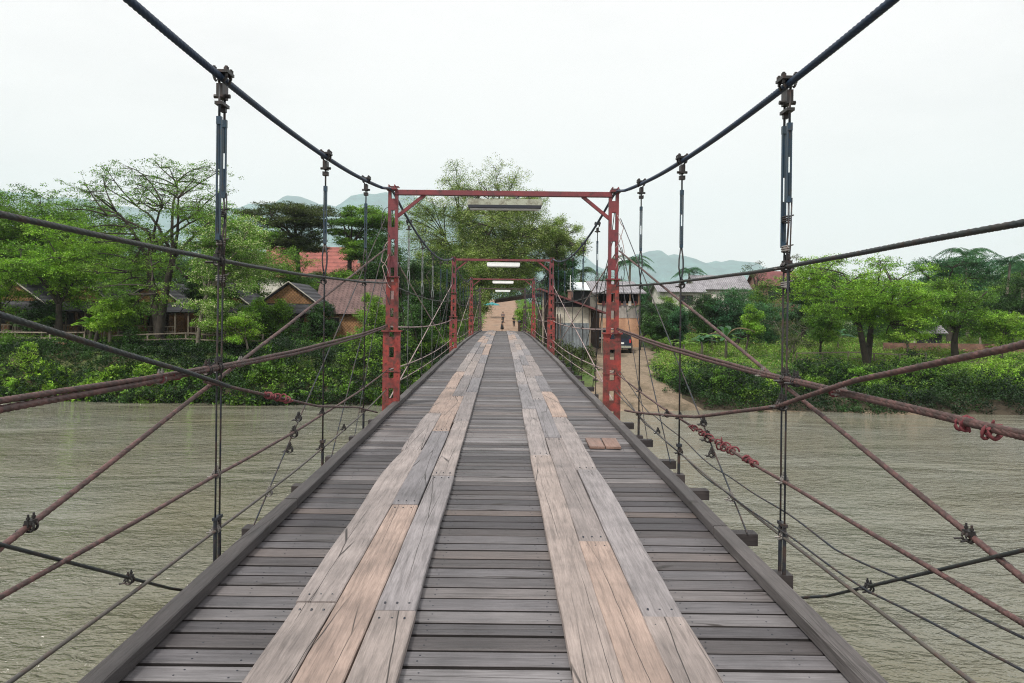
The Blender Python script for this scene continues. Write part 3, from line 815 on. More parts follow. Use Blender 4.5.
for s in (-1, 1):
    z5 = -.375 if s < 0 else -.405
    for (yy, z, m_, sc) in ((4.92, .315, 'clamp', 1.3), (4.92, z5, 'clamp', 1.2), (4.92, -1.055, 'clamp_pale', .9), (4.92, -1.41, 'clamp_pale', .9),
                            (4.75, z5, 'clamp', 1.1), (5.35, z5 + .0, 'clamp_pale', .85),
                            (7.8, .30, 'clamp', 1.1), (7.8, -1.04, 'clamp', .9), (7.8, -1.39, 'clamp', 1.0), (10.1, .36, 'clamp', 1.0), (10.1, -1.0, 'clamp', .9), (10.1, -1.31, 'clamp', .9),
                            (6.75, -1.085, 'clamp', 1.2), (6.62, -1.2, 'clamp', 1.0), (6.9, -.97, 'clamp', 1.0), (6.05, -1.44, 'clamp_pale', .9), (8.9, -1.36, 'clamp', .9),
                            (2.98, ediag(2.98), 'clamp', .8), (3.78, -1.335, 'clamp', .75), (4.1, z5, 'clamp_pale', .9)):
        xclamp(s, yy, z, m_, sc, 1.82)
    for k in range(3):
        for a in hang_far[k]:
            for z in (.36, -.32, -1.04, -1.26):
                xclamp(s, a, z, 'clamp', 1.1)
xclamp(1, 4.9, -.57, 'clamp', 1.2, 1.79); xclamp(1, 8.3, -1.08, 'clamp', 1, 1.79)
# red cord bindings
def knot(s, y0, z0, y1, z1, turns, r0, name='cord_knot', x=None, seed=0, tails=2):
    rg = np.random.default_rng(seed); X = s*(x or XC)
    n = turns*16; pts = []
    ph = rg.uniform(0, 6)
    for i, t in enumerate(np.linspace(0, 1, n)):
        a = t*turns*2*math.pi
        rr = r0*(.55 + .55*abs(math.sin(t*math.pi*turns/2.3 + ph)) + .25*math.sin(t*31 + ph))
        back = .02*math.sin(a*.37 + ph)
        yy = y0 + (y1 - y0)*t; zz = z0 + (z1 - z0)*t
        pts.append((X + rr*math.cos(a), yy + back, EYE + zz + rr*math.sin(a) + .004*math.sin(a*2.3)))
    mb = MB().tube(pts, .0068, 8, strands=3, pitch=.03, amp=.3)
    for q in range(tails):
        t = rg.uniform(.1, .95); b_ = Vector((X, y0 + (y1 - y0)*t, EYE + z0 + (z1 - z0)*t))
        d = Vector((rg.uniform(-.6, .6), rg.uniform(-1, .4), rg.uniform(-.5, .8))).normalized()*r0*2.6
        mb.tube([b_, b_ + d*.5 + Vector((0, 0, .008)), b_ + d*.8], [.007, .006, .003], 6)
    return mb.build(name, M['rag'], BR, smooth=True)
# right side: big knot on the mid rail; handrail lashing near the frame edge
def mz(y):  # mid rail height
    if y < 4.92: t = (y + 3)/7.92; return -.95 + (-1.055 + .95)*t - .03*4*t*(1 - t)
    t = (y - 4.92)/7.18; return -1.055 + .125*t - .05*4*t*(1 - t)
def fz(y): return float(np.interp(y, [5.0, 6.41, 7.5, 9.57, 11.1], [-.50, -.746, -.93, -1.2, -1.46]))
knot(1, 6.55, mz(6.55), 7.35, mz(7.35), 7, .022, seed=1, tails=4)
knot(1, 5.95, mz(5.95), 6.45, mz(6.45), 6, .034, seed=2, tails=4)
knot(1, 5.45, mz(5.45), 5.75, mz(5.75), 5, .022, seed=3, tails=4)
knot(-1, 5.75, fz(5.75), 6.45, fz(6.45), 9, .024, seed=4, x=1.775, tails=2)
knot(1, 3.0, -.418, 3.03, -.415, 3, .024, seed=5, x=1.82, tails=2)
knot(1, 2.84, -.42, 2.865, -.418, 3, .026, seed=6, x=1.82, tails=2)
knot(-1, 3.95, -.368, 4.15, -.37, 4, .018, seed=7, x=1.82, tails=2)
knot(-1, 4.2, -.37, 4.4, -.37, 3, .018, seed=8, x=1.82, tails=2)
knot(1, 4.15, -.408, 4.2, -.408, 3, .026, seed=9, x=1.82, tails=1)

# lamps under the portal beams
def lamp(y, label, white):
    e = empty('strip_light', (0, y, EYE + 1.855), 0, label, 'light', 'strip lights hung under the portal beams')
    w = 1.18
    m_ = MB().box((.02, 0, -.105), (w, .16, .09)); m_.box((.02, 0, -.056), (w*.97, .12, .012))
    m_.build('housing', M['lamp_grey'] if not white else M['lamp_white'], e)
    t = MB()
    t.box((.02, 0, -.172), (w - .03, .20, .042))
    t.build('reflector', M['lamp_dark'] if not white else M['lamp_white'], e)
    for q in (-1, 1):
        MB().tube([(q*.045 + .02, q*.0, -.196), (q*.045 + .02, 0, -.2)], .01) if False else None
        MB().cyl((-w/2 + .06, q*.045, -.207), (w/2 - .02, q*.045, -.207), .013, 8).build('tube', M['lamp_white'], e)
    for xx in (-.4, -.24, .24, .4):
        MB().cyl((xx, 0, -.06), (xx, 0, .03), .006, 6).build('hanger_rod', M['hanger'], e)
lamp(YT[0], 'weathered grey strip light with dark underside hanging from the nearest portal beam', False)
lamp(YT[1], 'white strip light hanging from the second portal beam', True)
lamp(YT[2], 'small white strip light hanging from the third portal beam', True)
lamp(YT[3], 'tiny dull white strip light on the farthest dark portal beam', True)

# ------------------------------------------------------------------ vegetation
def leaf_quads(C, size, rg, up=.5, asp=.45):
    n = len(C)
    nr = rg.normal(0, 1, (n, 3)); nr[:, 2] = np.abs(nr[:, 2]) + up; nr /= np.linalg.norm(nr, axis=1)[:, None]
    t = rg.normal(0, 1, (n, 3)); t -= nr*(t*nr).sum(1)[:, None]; t /= np.linalg.norm(t, axis=1)[:, None] + 1e-9
    b = np.cross(nr, t)
    L = size*rg.uniform(.6, 1.35, n)[:, None]; W = L*asp
    C = np.asarray(C)
    return np.stack([C - t*L*.5, C + b*W*.5 - nr*W*.12, C + t*L*.5, C - b*W*.5 - nr*W*.12], 1)
def tufts(Cs, per, rad, flat, size, rg, up=.5, asp=.45):
    k = len(Cs)
    off = rg.normal(0, 1, (k, per, 3)); off /= np.linalg.norm(off, axis=2)[..., None]
    off *= (rg.random((k, per, 1))**.5)*rad*rg.uniform(.6, 1.3, (k, 1, 1)); off[..., 2] *= flat
    return leaf_quads((Cs[:, None, :] + off).reshape(-1, 3), size, rg, up, asp)
def ball(n, rg, power=.45):
    v = rg.normal(0, 1, (n, 3)); v /= np.linalg.norm(v, axis=1)[:, None]
    return v*(rg.random(n)[:, None]**power)
def bez(a, c, b, n):
    t = np.linspace(0, 1, n)[:, None]; a, c, b = map(np.asarray, (a, c, b))
    return a*(1 - t)**2 + 2*c*t*(1 - t) + b*t*t
TREES = []
def tree(name, label, cat, base, boxes, mat='leaf_mid', bark='bark', tr=.22, npuff=16, puff=.32, ntuft=26, per=20, trad=.42,
         flat=.5, leaf=.17, fork=.35, seed=1, group=None, lean=(0, 0), stems=1, flatp=.6, twig=True, up=.5):
    """boxes: crown ellipsoids (cx,cy,cz,rx,ry,rz) in world space"""
    rg = np.random.default_rng(seed); base = np.array(base, float)
    root = empty(name, tuple(base), 0, label, cat, group)
    T = MB(); Lf = MB()
    for bi, bx in enumerate(boxes):
        c = np.array(bx[:3]) - base; r = np.array(bx[3:])
        npf = max(4, int(npuff*1.25*(1 if len(boxes) == 1 else (r.prod()/max(np.prod(b[3:]) for b in boxes))**.5)))
        P = ball(npf, rg, .42)*r*(1 - puff*.45); P += c
        if bi == 0:
            fz_ = (c[2] - r[2]*.75)*.85 + .3
            f = np.array([c[0]*fork*.6 + lean[0], c[1]*fork*.6 + lean[1], max(fz_, .5)])
            limbs = []
            for st in range(stems):
                g = f.copy()
                if stems > 1: g[:2] += [(-1)**st*r[0]*.13, rg.normal(0, .3)]
                m0 = g*.5 + np.array([rg.normal(0, .2), rg.normal(0, .2), 0]); st0 = np.array([(st - (stems - 1)/2)*tr*.9, 0, -.35])
                T.tube(bez(st0, m0, g, 10), np.linspace(tr*1.3, tr*.8, 10)/(stems**.3), 9)
                nl = max(4, 7 - stems)
                for k in range(nl):
                    an = 2*math.pi*(k + rg.uniform(-.3, .3))/nl; rad_ = rg.uniform(.35, .6)
                    e_ = np.array([c[0] + r[0]*rad_*math.cos(an), c[1] + r[1]*rad_*math.sin(an), c[2] + r[2]*rg.uniform(-.25, .45)])
                    cc = g*.6 + e_*.4 + [0, 0, (e_[2] - g[2])*.25] + rg.normal(0, .2, 3)
                    L = bez(g - [0, 0, .1], cc, e_, 12); L += rg.normal(0, .05, L.shape)*np.linspace(0, 1, 12)[:, None]
                    T.tube(L, np.linspace(tr*.55, tr*.17, 12)/(stems**.3), 7); limbs.append(L)
        else:
            for k in range(3):
                e_ = c + r*rg.uniform(-.45, .45, 3)
                g0 = limbs[rg.integers(len(limbs))][4]; cc = g0*.5 + e_*.5 + [0, 0, abs(e_[2] - g0[2])*.2] + rg.normal(0, .4, 3)
                L = bez(g0, cc, e_, 14); L += rg.normal(0, .06, L.shape)*np.linspace(0, 1, 14)[:, None]
                T.tube(L, np.linspace(tr*.3, tr*.13, 14), 6); limbs.append(L)
        LP = np.concatenate([L[4:] for L in limbs])
        for p in P:
            dd = np.linalg.norm((LP - p)*[1, 1, 1.3], axis=1) + np.maximum(0, LP[:, 2] - p[2])*1.2
            w0 = LP[np.argmin(dd)]
            mid = (w0 + p)/2 + [0, 0, rg.uniform(-.1, .25)*np.linalg.norm(p - w0)] + rg.normal(0, .1, 3)
            br = bez(w0, mid, p, 8)
            T.tube(br, np.linspace(tr*.17 + .008, tr*.05 + .006, 8), 5)
            pr = puff*r*rg.uniform(.75, 1.35); pr[2] = max(pr[2]*flatp, trad*.7)
            C = ball(int(ntuft*1.3), rg, .5)*pr + p
            if twig:
                for q in C[::3]:
                    w = br[5] if rg.random() < .5 else br[7]
                    m2 = (w + q)/2 + np.array([0, 0, -.08])
                    T.tube(bez(w, m2, q, 4), [tr*.04 + .006, tr*.03 + .005, .008, .005], 4, cap=False)
            Lf.quads(tufts(C, int(per*1.35), trad, flat, leaf*.82, rg, up))
    T.build('trunk', M[bark], root, smooth=True)
    Lf.build('crown', M[mat], root)
    TREES.append(root)
    return root
def cbox(px0, px1, py0, py1, d, depth=None):
    a = at(px0, (py0 + py1)/2, d); b = at(px1, (py0 + py1)/2, d); t = at((px0 + px1)/2, py0, d); u = at((px0 + px1)/2, py1, d)
    rx = (b.x - a.x)/2; rz = (t.z - u.z)/2
    return ((a.x + b.x)/2, d, (t.z + u.z)/2, rx, depth or min(rx, 5), rz)
def gbase(px, d):
    x = (px - 502.3)*d/F; return (x, d, gz(x, d))

# left bank
tree('rain_tree', 'tall dark-trunked tree on the left bank with sparse feathery top and bare branches', 'tree', gbase(160, 52),
     [cbox(48, 262, 143, 262, 52, 4.5), cbox(70, 225, 225, 322, 51, 3.5)], 'leaf_mid', 'bark', .30, 46, .22, 22, 9, .33, .45, .15, .5, 11, stems=2)
tree('broadleaf_tree', 'bright green broad tree leaning out at the far left edge', 'tree', gbase(60, 53),
     [cbox(-15, 125, 212, 315, 53, 4)], 'leaf_bright', 'bark', .22, 34, .32, 30, 18, .45, .45, .18, .4, 12)
tree('broadleaf_tree', 'mid green tree with dense crown cut by the left edge of the photo', 'tree', gbase(-10, 60),
     [cbox(-110, 105, 176, 300, 60, 5)], 'leaf_mid', 'bark', .26, 70, .34, 34, 18, .5, .5, .2, .4, 13)
tree('blossom_tree', 'light green tree dotted with cream blossom behind the nearest left hanger', 'tree', gbase(198, 50),
     [cbox(176, 285, 208, 302, 51, 3), cbox(180, 262, 285, 335, 50, 2.4)], 'leaf_blossom', 'bark_pale', .12, 36, .30, 32, 20, .36, .5, .14, .45, 14)
tree('umbrella_tree', 'flat-topped dark umbrella tree over the red roofs, left one of two', 'tree', gbase(298, 78),
     [cbox(228, 345, 201, 232, 78, 5), cbox(245, 335, 226, 256, 78, 4)], 'leaf_olive', 'bark', .26, 34, .30, 34, 18, .5, .3, .19, .42, 15, flatp=.5)
tree('umbrella_tree', 'flat-topped dark umbrella tree beside the left portal post, right one of two', 'tree', gbase(346, 78),
     [cbox(318, 402, 205, 238, 78, 4.5), cbox(330, 398, 232, 262, 78, 4)], 'leaf_mid', 'bark', .24, 32, .30, 34, 18, .5, .3, .19, .42, 16, flatp=.5)
tree('leafy_tree', 'dark green tree filling the gap just left of the first portal', 'tree', gbase(388, 66),
     [cbox(350, 418, 228, 330, 66, 4)], 'leaf_dark', 'bark', .22, 24, .34, 36, 20, .5, .5, .18, .4, 17)
tree('leafy_tree', 'mid green tree in front of the red roof left of the portal', 'tree', gbase(240, 66),
     [cbox(206, 300, 225, 305, 68, 4)], 'leaf_mid', 'bark', .2, 20, .32, 30, 18, .5, .5, .18, .4, 18)
tree('broadleaf_tree', 'deep green tree behind the bungalows at upper left', 'tree', gbase(95, 70),
     [cbox(40, 185, 212, 300, 70, 5)], 'leaf_mid', 'bark', .26, 26, .34, 32, 18, .55, .5, .21, .4, 19)
tree('broadleaf_tree', 'low bright green tree between the dark tree and the bungalow gable', 'tree', gbase(95, 51),
     [cbox(92, 132, 292, 338, 51, 2)], 'leaf_bright', 'bark', .14, 16, .32, 24, 16, .36, .5, .15, .4, 20)
tree('slender_tree', 'young light green tree beside the tall dark trunk', 'tree', gbase(250, 49.5),
     [cbox(205, 262, 300, 348, 49.5, 2)], 'leaf_bright', 'bark_pale', .07, 14, .3, 22, 16, .32, .5, .13, .4, 21)
# centre
tree('giant_tree', 'huge pale green tree with sparse loose top rising behind the portals', 'tree', gbase(455, 74),
     [cbox(390, 570, 160, 300, 74, 6), cbox(398, 500, 240, 330, 70, 4), cbox(520, 588, 212, 275, 76, 4), cbox(420, 545, 205, 300, 75, 5)], 'leaf_pale', 'bark', .34, 105, .17, 30, 18, .5, .8, .155, .5, 22, flatp=.9)
tree('dark_tree', 'dark dense tree crowding the left side of the far portals', 'tree', gbase(432, 58),
     [cbox(395, 470, 248, 338, 60, 3)], 'leaf_dark', 'bark', .2, 26, .34, 40, 22, .42, .55, .16, .35, 23)
tree('arching_tree', 'yellow-green tree arching over the end of the bridge', 'tree', gbase(468, 84),
     [cbox(462, 548, 246, 288, 84, 5)], 'leaf_bright', 'bark', .25, 22, .32, 32, 18, .5, .5, .2, .45, 24)
tree('twiggy_tree', 'sparse tree with open twiggy crown right of the giant tree', 'tree', gbase(548, 90),
     [cbox(525, 592, 212, 300, 88, 4)], 'leaf_olive', 'bark', .2, 20, .26, 18, 12, .5, .5, .2, .45, 25)
tree('leafy_tree', 'blue-green tree behind the shed roof right of the second portal', 'tree', gbase(556, 76),
     [cbox(540, 578, 252, 300, 76, 3)], 'leaf_bluish', 'bark', .18, 16, .34, 30, 18, .45, .55, .18, .4, 26)
tree('roadside_tree', 'small bright bush-like tree on the right verge of the dirt road', 'tree', (2.4, 101, gz(2.4, 101)),
     [(2.8, 101, gz(2.4, 101) + 2.3, 1.3, 1.4, 1.7)], 'leaf_bright', 'bark', .08, 12, .4, 24, 14, .4, .6, .16, .3, 27)
tree('roadside_tree', 'leafy dark tree on the left verge of the dirt road', 'tree', (-3.6, 92, gz(-3.6, 92)),
     [(-3.9, 92, gz(-3.6, 92) + 3.0, 1.7, 2, 2.8)], 'leaf_mid', 'bark', .1, 16, .4, 26, 16, .45, .6, .17, .3, 28)
# right bank
tree('spreading_tree', 'wide bright green spreading tree with forked dark trunk on the right bank', 'tree', gbase(868, 53),
     [cbox(785, 935, 246, 330, 53, 4.5), cbox(850, 955, 280, 348, 52, 3)], 'leaf_bright', 'bark', .26, 40, .28, 30, 16, .42, .4, .15, .38, 31, stems=2)
tree('spreading_tree', 'second broad green tree merging into the right side of the forked one', 'tree', gbase(958, 60),
     [cbox(900, 1005, 268, 340, 60, 4)], 'leaf_mid', 'bark', .24, 24, .32, 30, 18, .45, .5, .17, .4, 32)
tree('dark_tree', 'dark open-crowned tree standing behind the right bank trees', 'tree', gbase(950, 76),
     [cbox(905, 990, 246, 305, 76, 4.5)], 'leaf_bluish', 'bark', .26, 24, .3, 26, 16, .5, .5, .2, .45, 33)
tree('dark_tree', 'shadowy dark tree at the right edge of the photo', 'tree', gbase(1010, 72),
     [cbox(965, 1060, 272, 345, 72, 4.5)], 'leaf_dark', 'bark', .26, 24, .34, 34, 20, .5, .55, .2, .4, 34)
tree('dark_tree', 'dense bluish tree between the forked tree and the brick house', 'tree', gbase(800, 74),
     [cbox(770, 860, 268, 340, 74, 4)], 'leaf_dark', 'bark', .22, 24, .34, 34, 20, .5, .55, .2, .4, 35)
tree('round_tree', 'round blue-green tree hiding the middle house on the right', 'tree', gbase(735, 68),
     [cbox(706, 802, 284, 350, 68, 3.2)], 'leaf_bluish', 'bark', .2, 24, .34, 36, 20, .42, .6, .16, .35, 36)
tree('round_tree', 'dark bushy tree below the grey roofed houses on the right', 'tree', gbase(715, 70),
     [cbox(682, 735, 290, 345, 70, 3)], 'leaf_dark', 'bark', .18, 20, .34, 36, 20, .42, .6, .16, .35, 37)
tree('small_tree', 'small fresh green bush tree in front of the round tree', 'tree', gbase(748, 60),
     [cbox(738, 764, 305, 346, 60, 1.4)], 'leaf_bright', 'bark', .08, 12, .36, 24, 16, .3, .6, .14, .3, 38)
tree('bare_tree', 'brownish half-bare shrub tree right of the tall right hanger', 'tree', gbase(792, 56),
     [cbox(762, 822, 312, 362, 56, 2)], 'leaf_olive', 'bark_pale', .07, 18, .3, 14, 9, .32, .6, .12, .2, 39, stems=3)
tree('thin_tree', 'thin bare-topped tree poking above the houses on the right', 'tree', gbase(756, 96),
     [cbox(742, 772, 255, 288, 96, 2)], 'leaf_olive', 'bark', .1, 10, .3, 9, 6, .4, .5, .2, .5, 40)
tree('thin_tree', 'nearly leafless tree top left of the forked green tree', 'tree', gbase(802, 84),
     [cbox(785, 815, 245, 285, 84, 2)], 'leaf_olive', 'bark_pale', .09, 12, .3, 8, 5, .4, .5, .18, .5, 41)
tree('dark_tree', 'deep green tree behind the two-storey board house', 'tree', gbase(655, 84),
     [cbox(640, 680, 296, 330, 84, 3)], 'leaf_dark', 'bark', .16, 16, .34, 30, 18, .45, .6, .18, .35, 42)
# screening plants on the left terrace and right bank
for (px, d, x0, x1, y0, y1, m_, lab, sd) in (
    (70, 68, 15, 135, 188, 262, 'leaf_mid', 'tall mid green tree filling the skyline left of the feathery tree', 79),
    (215, 60, 168, 268, 196, 282, 'leaf_bright', 'light green tree between the feathery tree and the umbrella trees', 80),
    (0, 54, -40, 42, 255, 318, 'leaf_bright', 'bright green canopy at the left frame edge above the bungalow', 82),
    (285, 72, 250, 326, 246, 300, 'leaf_mid', 'leafy green tree below the left umbrella tree in front of the red roof', 83),
    (345, 64, 318, 372, 262, 300, 'leaf_mid', 'green tree rising before the brown tiled roof', 84),
    (272, 54, 258, 292, 292, 346, 'leaf_mid', 'small green tree covering the left half of the widest gable', 85),
    (205, 54, 186, 232, 270, 318, 'leaf_dark', 'dark tree shading the bungalow roof under the blossom tree', 86),
    (150, 60, 95, 205, 232, 318, 'leaf_mid', 'middle green tree filling the gap behind the tall dark trunk', 72),
    (28, 66, -10, 90, 205, 290, 'leaf_bright', 'light green tree behind the leftmost bungalow', 73),
    (330, 70, 300, 372, 262, 318, 'leaf_olive', 'dull olive tree between the red roof and the brown tiled roof', 74),
    (415, 50, 400, 440, 290, 352, 'leaf_dark', 'dark tree hugging the near left side of the bridge', 76),
    (770, 88, 750, 800, 276, 318, 'leaf_mid', 'green tree hiding the lower half of the red brick house', 77),
    (890, 70, 855, 960, 292, 350, 'leaf_dark', 'deep green tree filling the shade behind the forked tree', 78),
    (38, 54, 18, 66, 292, 346, 'leaf_dark', 'dark bushy small tree before the leftmost bungalow', 61),
    (128, 54, 104, 150, 288, 342, 'leaf_mid', 'leafy small tree between the second and third bungalows', 62),
    (252, 55, 238, 272, 296, 344, 'leaf_bright', 'bright small tree between two bungalow gables', 64),
    (322, 55, 308, 338, 300, 348, 'leaf_dark', 'dark small tree before the corner of the tiled house', 65),
    (372, 56, 352, 392, 290, 346, 'leaf_mid', 'leafy tree against the brown tiled house beside the portal', 66),
    (640, 64, 642, 668, 308, 342, 'leaf_dark', 'low dark tree right of the board house', 67),
    (675, 64, 662, 692, 306, 344, 'leaf_bluish', 'low blue-green tree below the veranda house', 68),
    (820, 60, 806, 842, 300, 352, 'leaf_mid', 'leafy small tree left of the forked trunk', 69),
    (905, 62, 884, 925, 300, 348, 'leaf_mid', 'leafy small tree in front of the garden shed', 70),
    (1000, 58, 975, 1035, 300, 352, 'leaf_bright', 'bright small tree at the right edge before the brick wall', 71)):
    tree('small_tree', lab, 'tree', gbase(px, d), [cbox(x0, x1, y0, y1, d, 2)], m_, 'bark', .09, 18, .34, 26, 18, .34, .6, .15, .35, sd)
# far belt of trees behind everything: each its own
fargroup = 'trees standing in the far belt behind the village'
proto = []
for k, (m_, sd) in enumerate((('leaf_mid', 51), ('leaf_dark', 52), ('leaf_bluish', 53))):
    x0 = -60 + k*8; y0 = 125
    proto.append(tree('background_tree', 'round crowned tree in the far belt behind the village', 'tree', (x0, y0, gz(x0, y0)),
      [(x0, y0, gz(x0, y0) + 7.2, 5, 5, 4.4)], m_, 'bark', .3, 18, .36, 26, 16, .8, .6, .3, .35, sd, fargroup, twig=False))
rg = np.random.default_rng(77)
kids = {p.name: [c for c in bpy.data.objects if c.parent == p] for p in proto}
spots = [(x, rg.uniform(112, 150)) for x in np.arange(-88, 96, 7.5) if abs(x) > 7] + [(x, rg.uniform(215, 240)) for x in np.arange(-30, 34, 7.5)]
spots += [(x, rg.uniform(88, 100)) for x in np.arange(16, 72, 4.2)] + [(x, rg.uniform(76, 92)) for x in np.arange(-62, -8, 5.5)]
spots += [(x, rg.uniform(112, 140)) for x in np.arange(12, 95, 5)] + [(x, rg.uniform(172, 182)) for x in (-9, -3.5, 2, 7.5)]
for i, (x, y0) in enumerate(spots):
    x += rg.uniform(-2, 2); p = proto[i % 3]
    if y0 < 102 and x > 0: sc = rg.uniform(.34, .46) if x < 36 else rg.uniform(.5, .75)
    elif y0 < 100: sc = rg.uniform(.6, .9)
    elif x > 5 and x < 62 and y0 < 200: sc = rg.uniform(.52, .66)
    else: sc = rg.uniform(.8, 1.15)
    c = p.copy(); COL.objects.link(c)
    c.location = (x, y0, gz(x, y0) - .1); c.rotation_euler = (0, 0, rg.uniform(0, 6.28)); c.scale = (sc*1.1, sc*1.1, sc)
    for ch in kids[p.name]:
        d = ch.copy(); COL.objects.link(d); d.parent = c

# palms
def palm(label, base, h, spread, nf=16, seed=0, mat='leaf_bluish'):
    rg = np.random.default_rng(seed); e = empty('palm_tree', base, 0, label, 'palm')
    lx = rg.normal(0, .3)
    MB().tube(bez((0, 0, -.3), (lx, 0, h*.5), (lx*1.5, 0, h), 10), np.linspace(.17, .10, 10), 8).build('trunk', M['bark_pale'], e, smooth=True)
    for i in range(nf):
        a = i*2.4 + rg.uniform(-.2, .2); el = rg.uniform(-.1, 1.1)
        d = np.array([math.cos(a), math.sin(a), 0]); L = spread*rg.uniform(.8, 1.1)
        p0 = np.array([lx*1.5, 0, h]); p1 = p0 + d*L*.55*math.cos(el) + np.array([0, 0, L*.55*math.sin(el) + .2]); p2 = p0 + d*L*(.75 + .2*math.cos(el)) + np.array([0, 0, L*.5*math.sin(el) - L*.35])
        pts = bez(p0, p1, p2, 16)
        mb = MB().tube(pts, np.linspace(.03, .008, 16), 4, cap=False)
        side = np.array([-d[1], d[0], 0]); Q = []
        for k in range(1, 16):
            for j in (0, .5):
                c = pts[k] - (pts[k] - pts[k - 1])*j
                tl = L*.24*math.sin(math.pi*(k/16)**.7)+.12
                for s in (-1, 1):
                    tip = c + side*s*tl*.85 + (pts[k] - pts[k - 1])*1.2 + np.array([0, 0, -tl*rg.uniform(.25, .6)])
                    w = (pts[k] - pts[k - 1])*.22
                    Q.append([c - w, (c + tip)/2 - w*.8 + [0, 0, .02], tip, (c + tip)/2 + w*.8 + [0, 0, .02]])
        mb.quads(Q); mb.build('frond', M[mat], e)
    return e
def palm_at(label, px, pytop, d, spread, seed, mat='leaf_bluish', nf=16):
    b_ = gbase(px, d); t = at(px, pytop, d); palm(label, b_, t.z - b_[2], spread, nf, seed, mat)
palm_at('tall palm rising behind the right post of the first portal', 628, 262, 78, 2.6, 1)
palm_at('small palm silhouetted against the hill left of the grey roofs', 688, 272, 100, 2.4, 2)
palm_at('feathery palm behind the trees at upper right', 1000, 262, 74, 3.0, 3)
palm_at('tallest palm over the dark tree near the right edge', 968, 256, 82, 3.4, 4)
palm_at('short fat palm right of the two-storey board house', 656, 312, 66, 2.2, 5, 'leaf_dark')
palm_at('palm peeking from behind the white metal roof', 577, 272, 92, 2.2, 6, 'leaf_dark')
palm_at('palm cut off by the right edge of the photo', 1022, 268, 80, 3.2, 7)

def banana(label, base, h, seed, mat='leaf_bluish', dead=False, group=None):
    rg = np.random.default_rng(seed); e = empty('banana_plant', base, 0, label, 'plant', group)
    MB().tube([(0, 0, -.2), (.05, 0, h*.35), (0, .05, h*.55)], [.12, .1, .06], 8).build('stem', M['bark_pale'], e, smooth=True)
    for i in range(9):
        a = i*2.4 + rg.uniform(-.3, .3); el = rg.uniform(.35, 1.35)
        d = np.array([math.cos(a), math.sin(a), 0]); L = h*.75*rg.uniform(.75, 1.1)
        p0 = np.array([0, 0, h*.5]); p1 = p0 + d*L*.3*math.cos(el) + [0, 0, L*.75*math.sin(el)]; p2 = p0 + d*L*.9 + [0, 0, L*.65*math.sin(el) - L*.25]
        pts = bez(p0, p1, p2, 12); side = np.array([-d[1], d[0], 0]); Q = []
        for k in range(1, 11):
            w0 = .26*math.sin(math.pi*k/12)**.7*h*.32; w1 = .26*math.sin(math.pi*(k + 1)/12)**.7*h*.32
            for s in (-1, 1):
                g = rg.uniform(.75, 1)
                Q.append([pts[k], pts[k] + side*s*w0*g - [0, 0, w0*.35], pts[k + 1] + side*s*w1*g*.95 - [0, 0, w1*.4], pts[k + 1]])
        MB().quads(Q).build('leaf', M['leaf_dead'] if dead and i % 4 == 1 else M[mat], e)
    return e
for (px, d, h, lab, mt, dd) in ((726, 58, 2.9, 'banana plant with brown hanging leaves and one upright leaf', 'leaf_bluish', True),
                         (702, 60, 2.0, 'low banana plant left of the brown-leaved one', 'leaf_bluish', False),
                         (684, 59, 1.8, 'small banana plant at the top of the gravel landing', 'leaf_mid', False),
                         (712, 63, 2.2, 'banana plant half hidden below the dark bushy tree', 'leaf_mid', False),
                         (838, 66, 2.6, 'banana plant seen left of the forked tree trunk', 'leaf_bluish', False),
                         (980, 66, 3.0, 'tall banana plant near the right brick wall', 'leaf_mid', False),
                         (90, 52.5, 2.2, 'banana plant in front of the second bungalow', 'leaf_bright', False),
                         (42, 53, 2.0, 'banana plant below the leftmost bungalow gable', 'leaf_mid', False)):
    banana(lab, gbase(px, d), h, int(px), mt, dd)

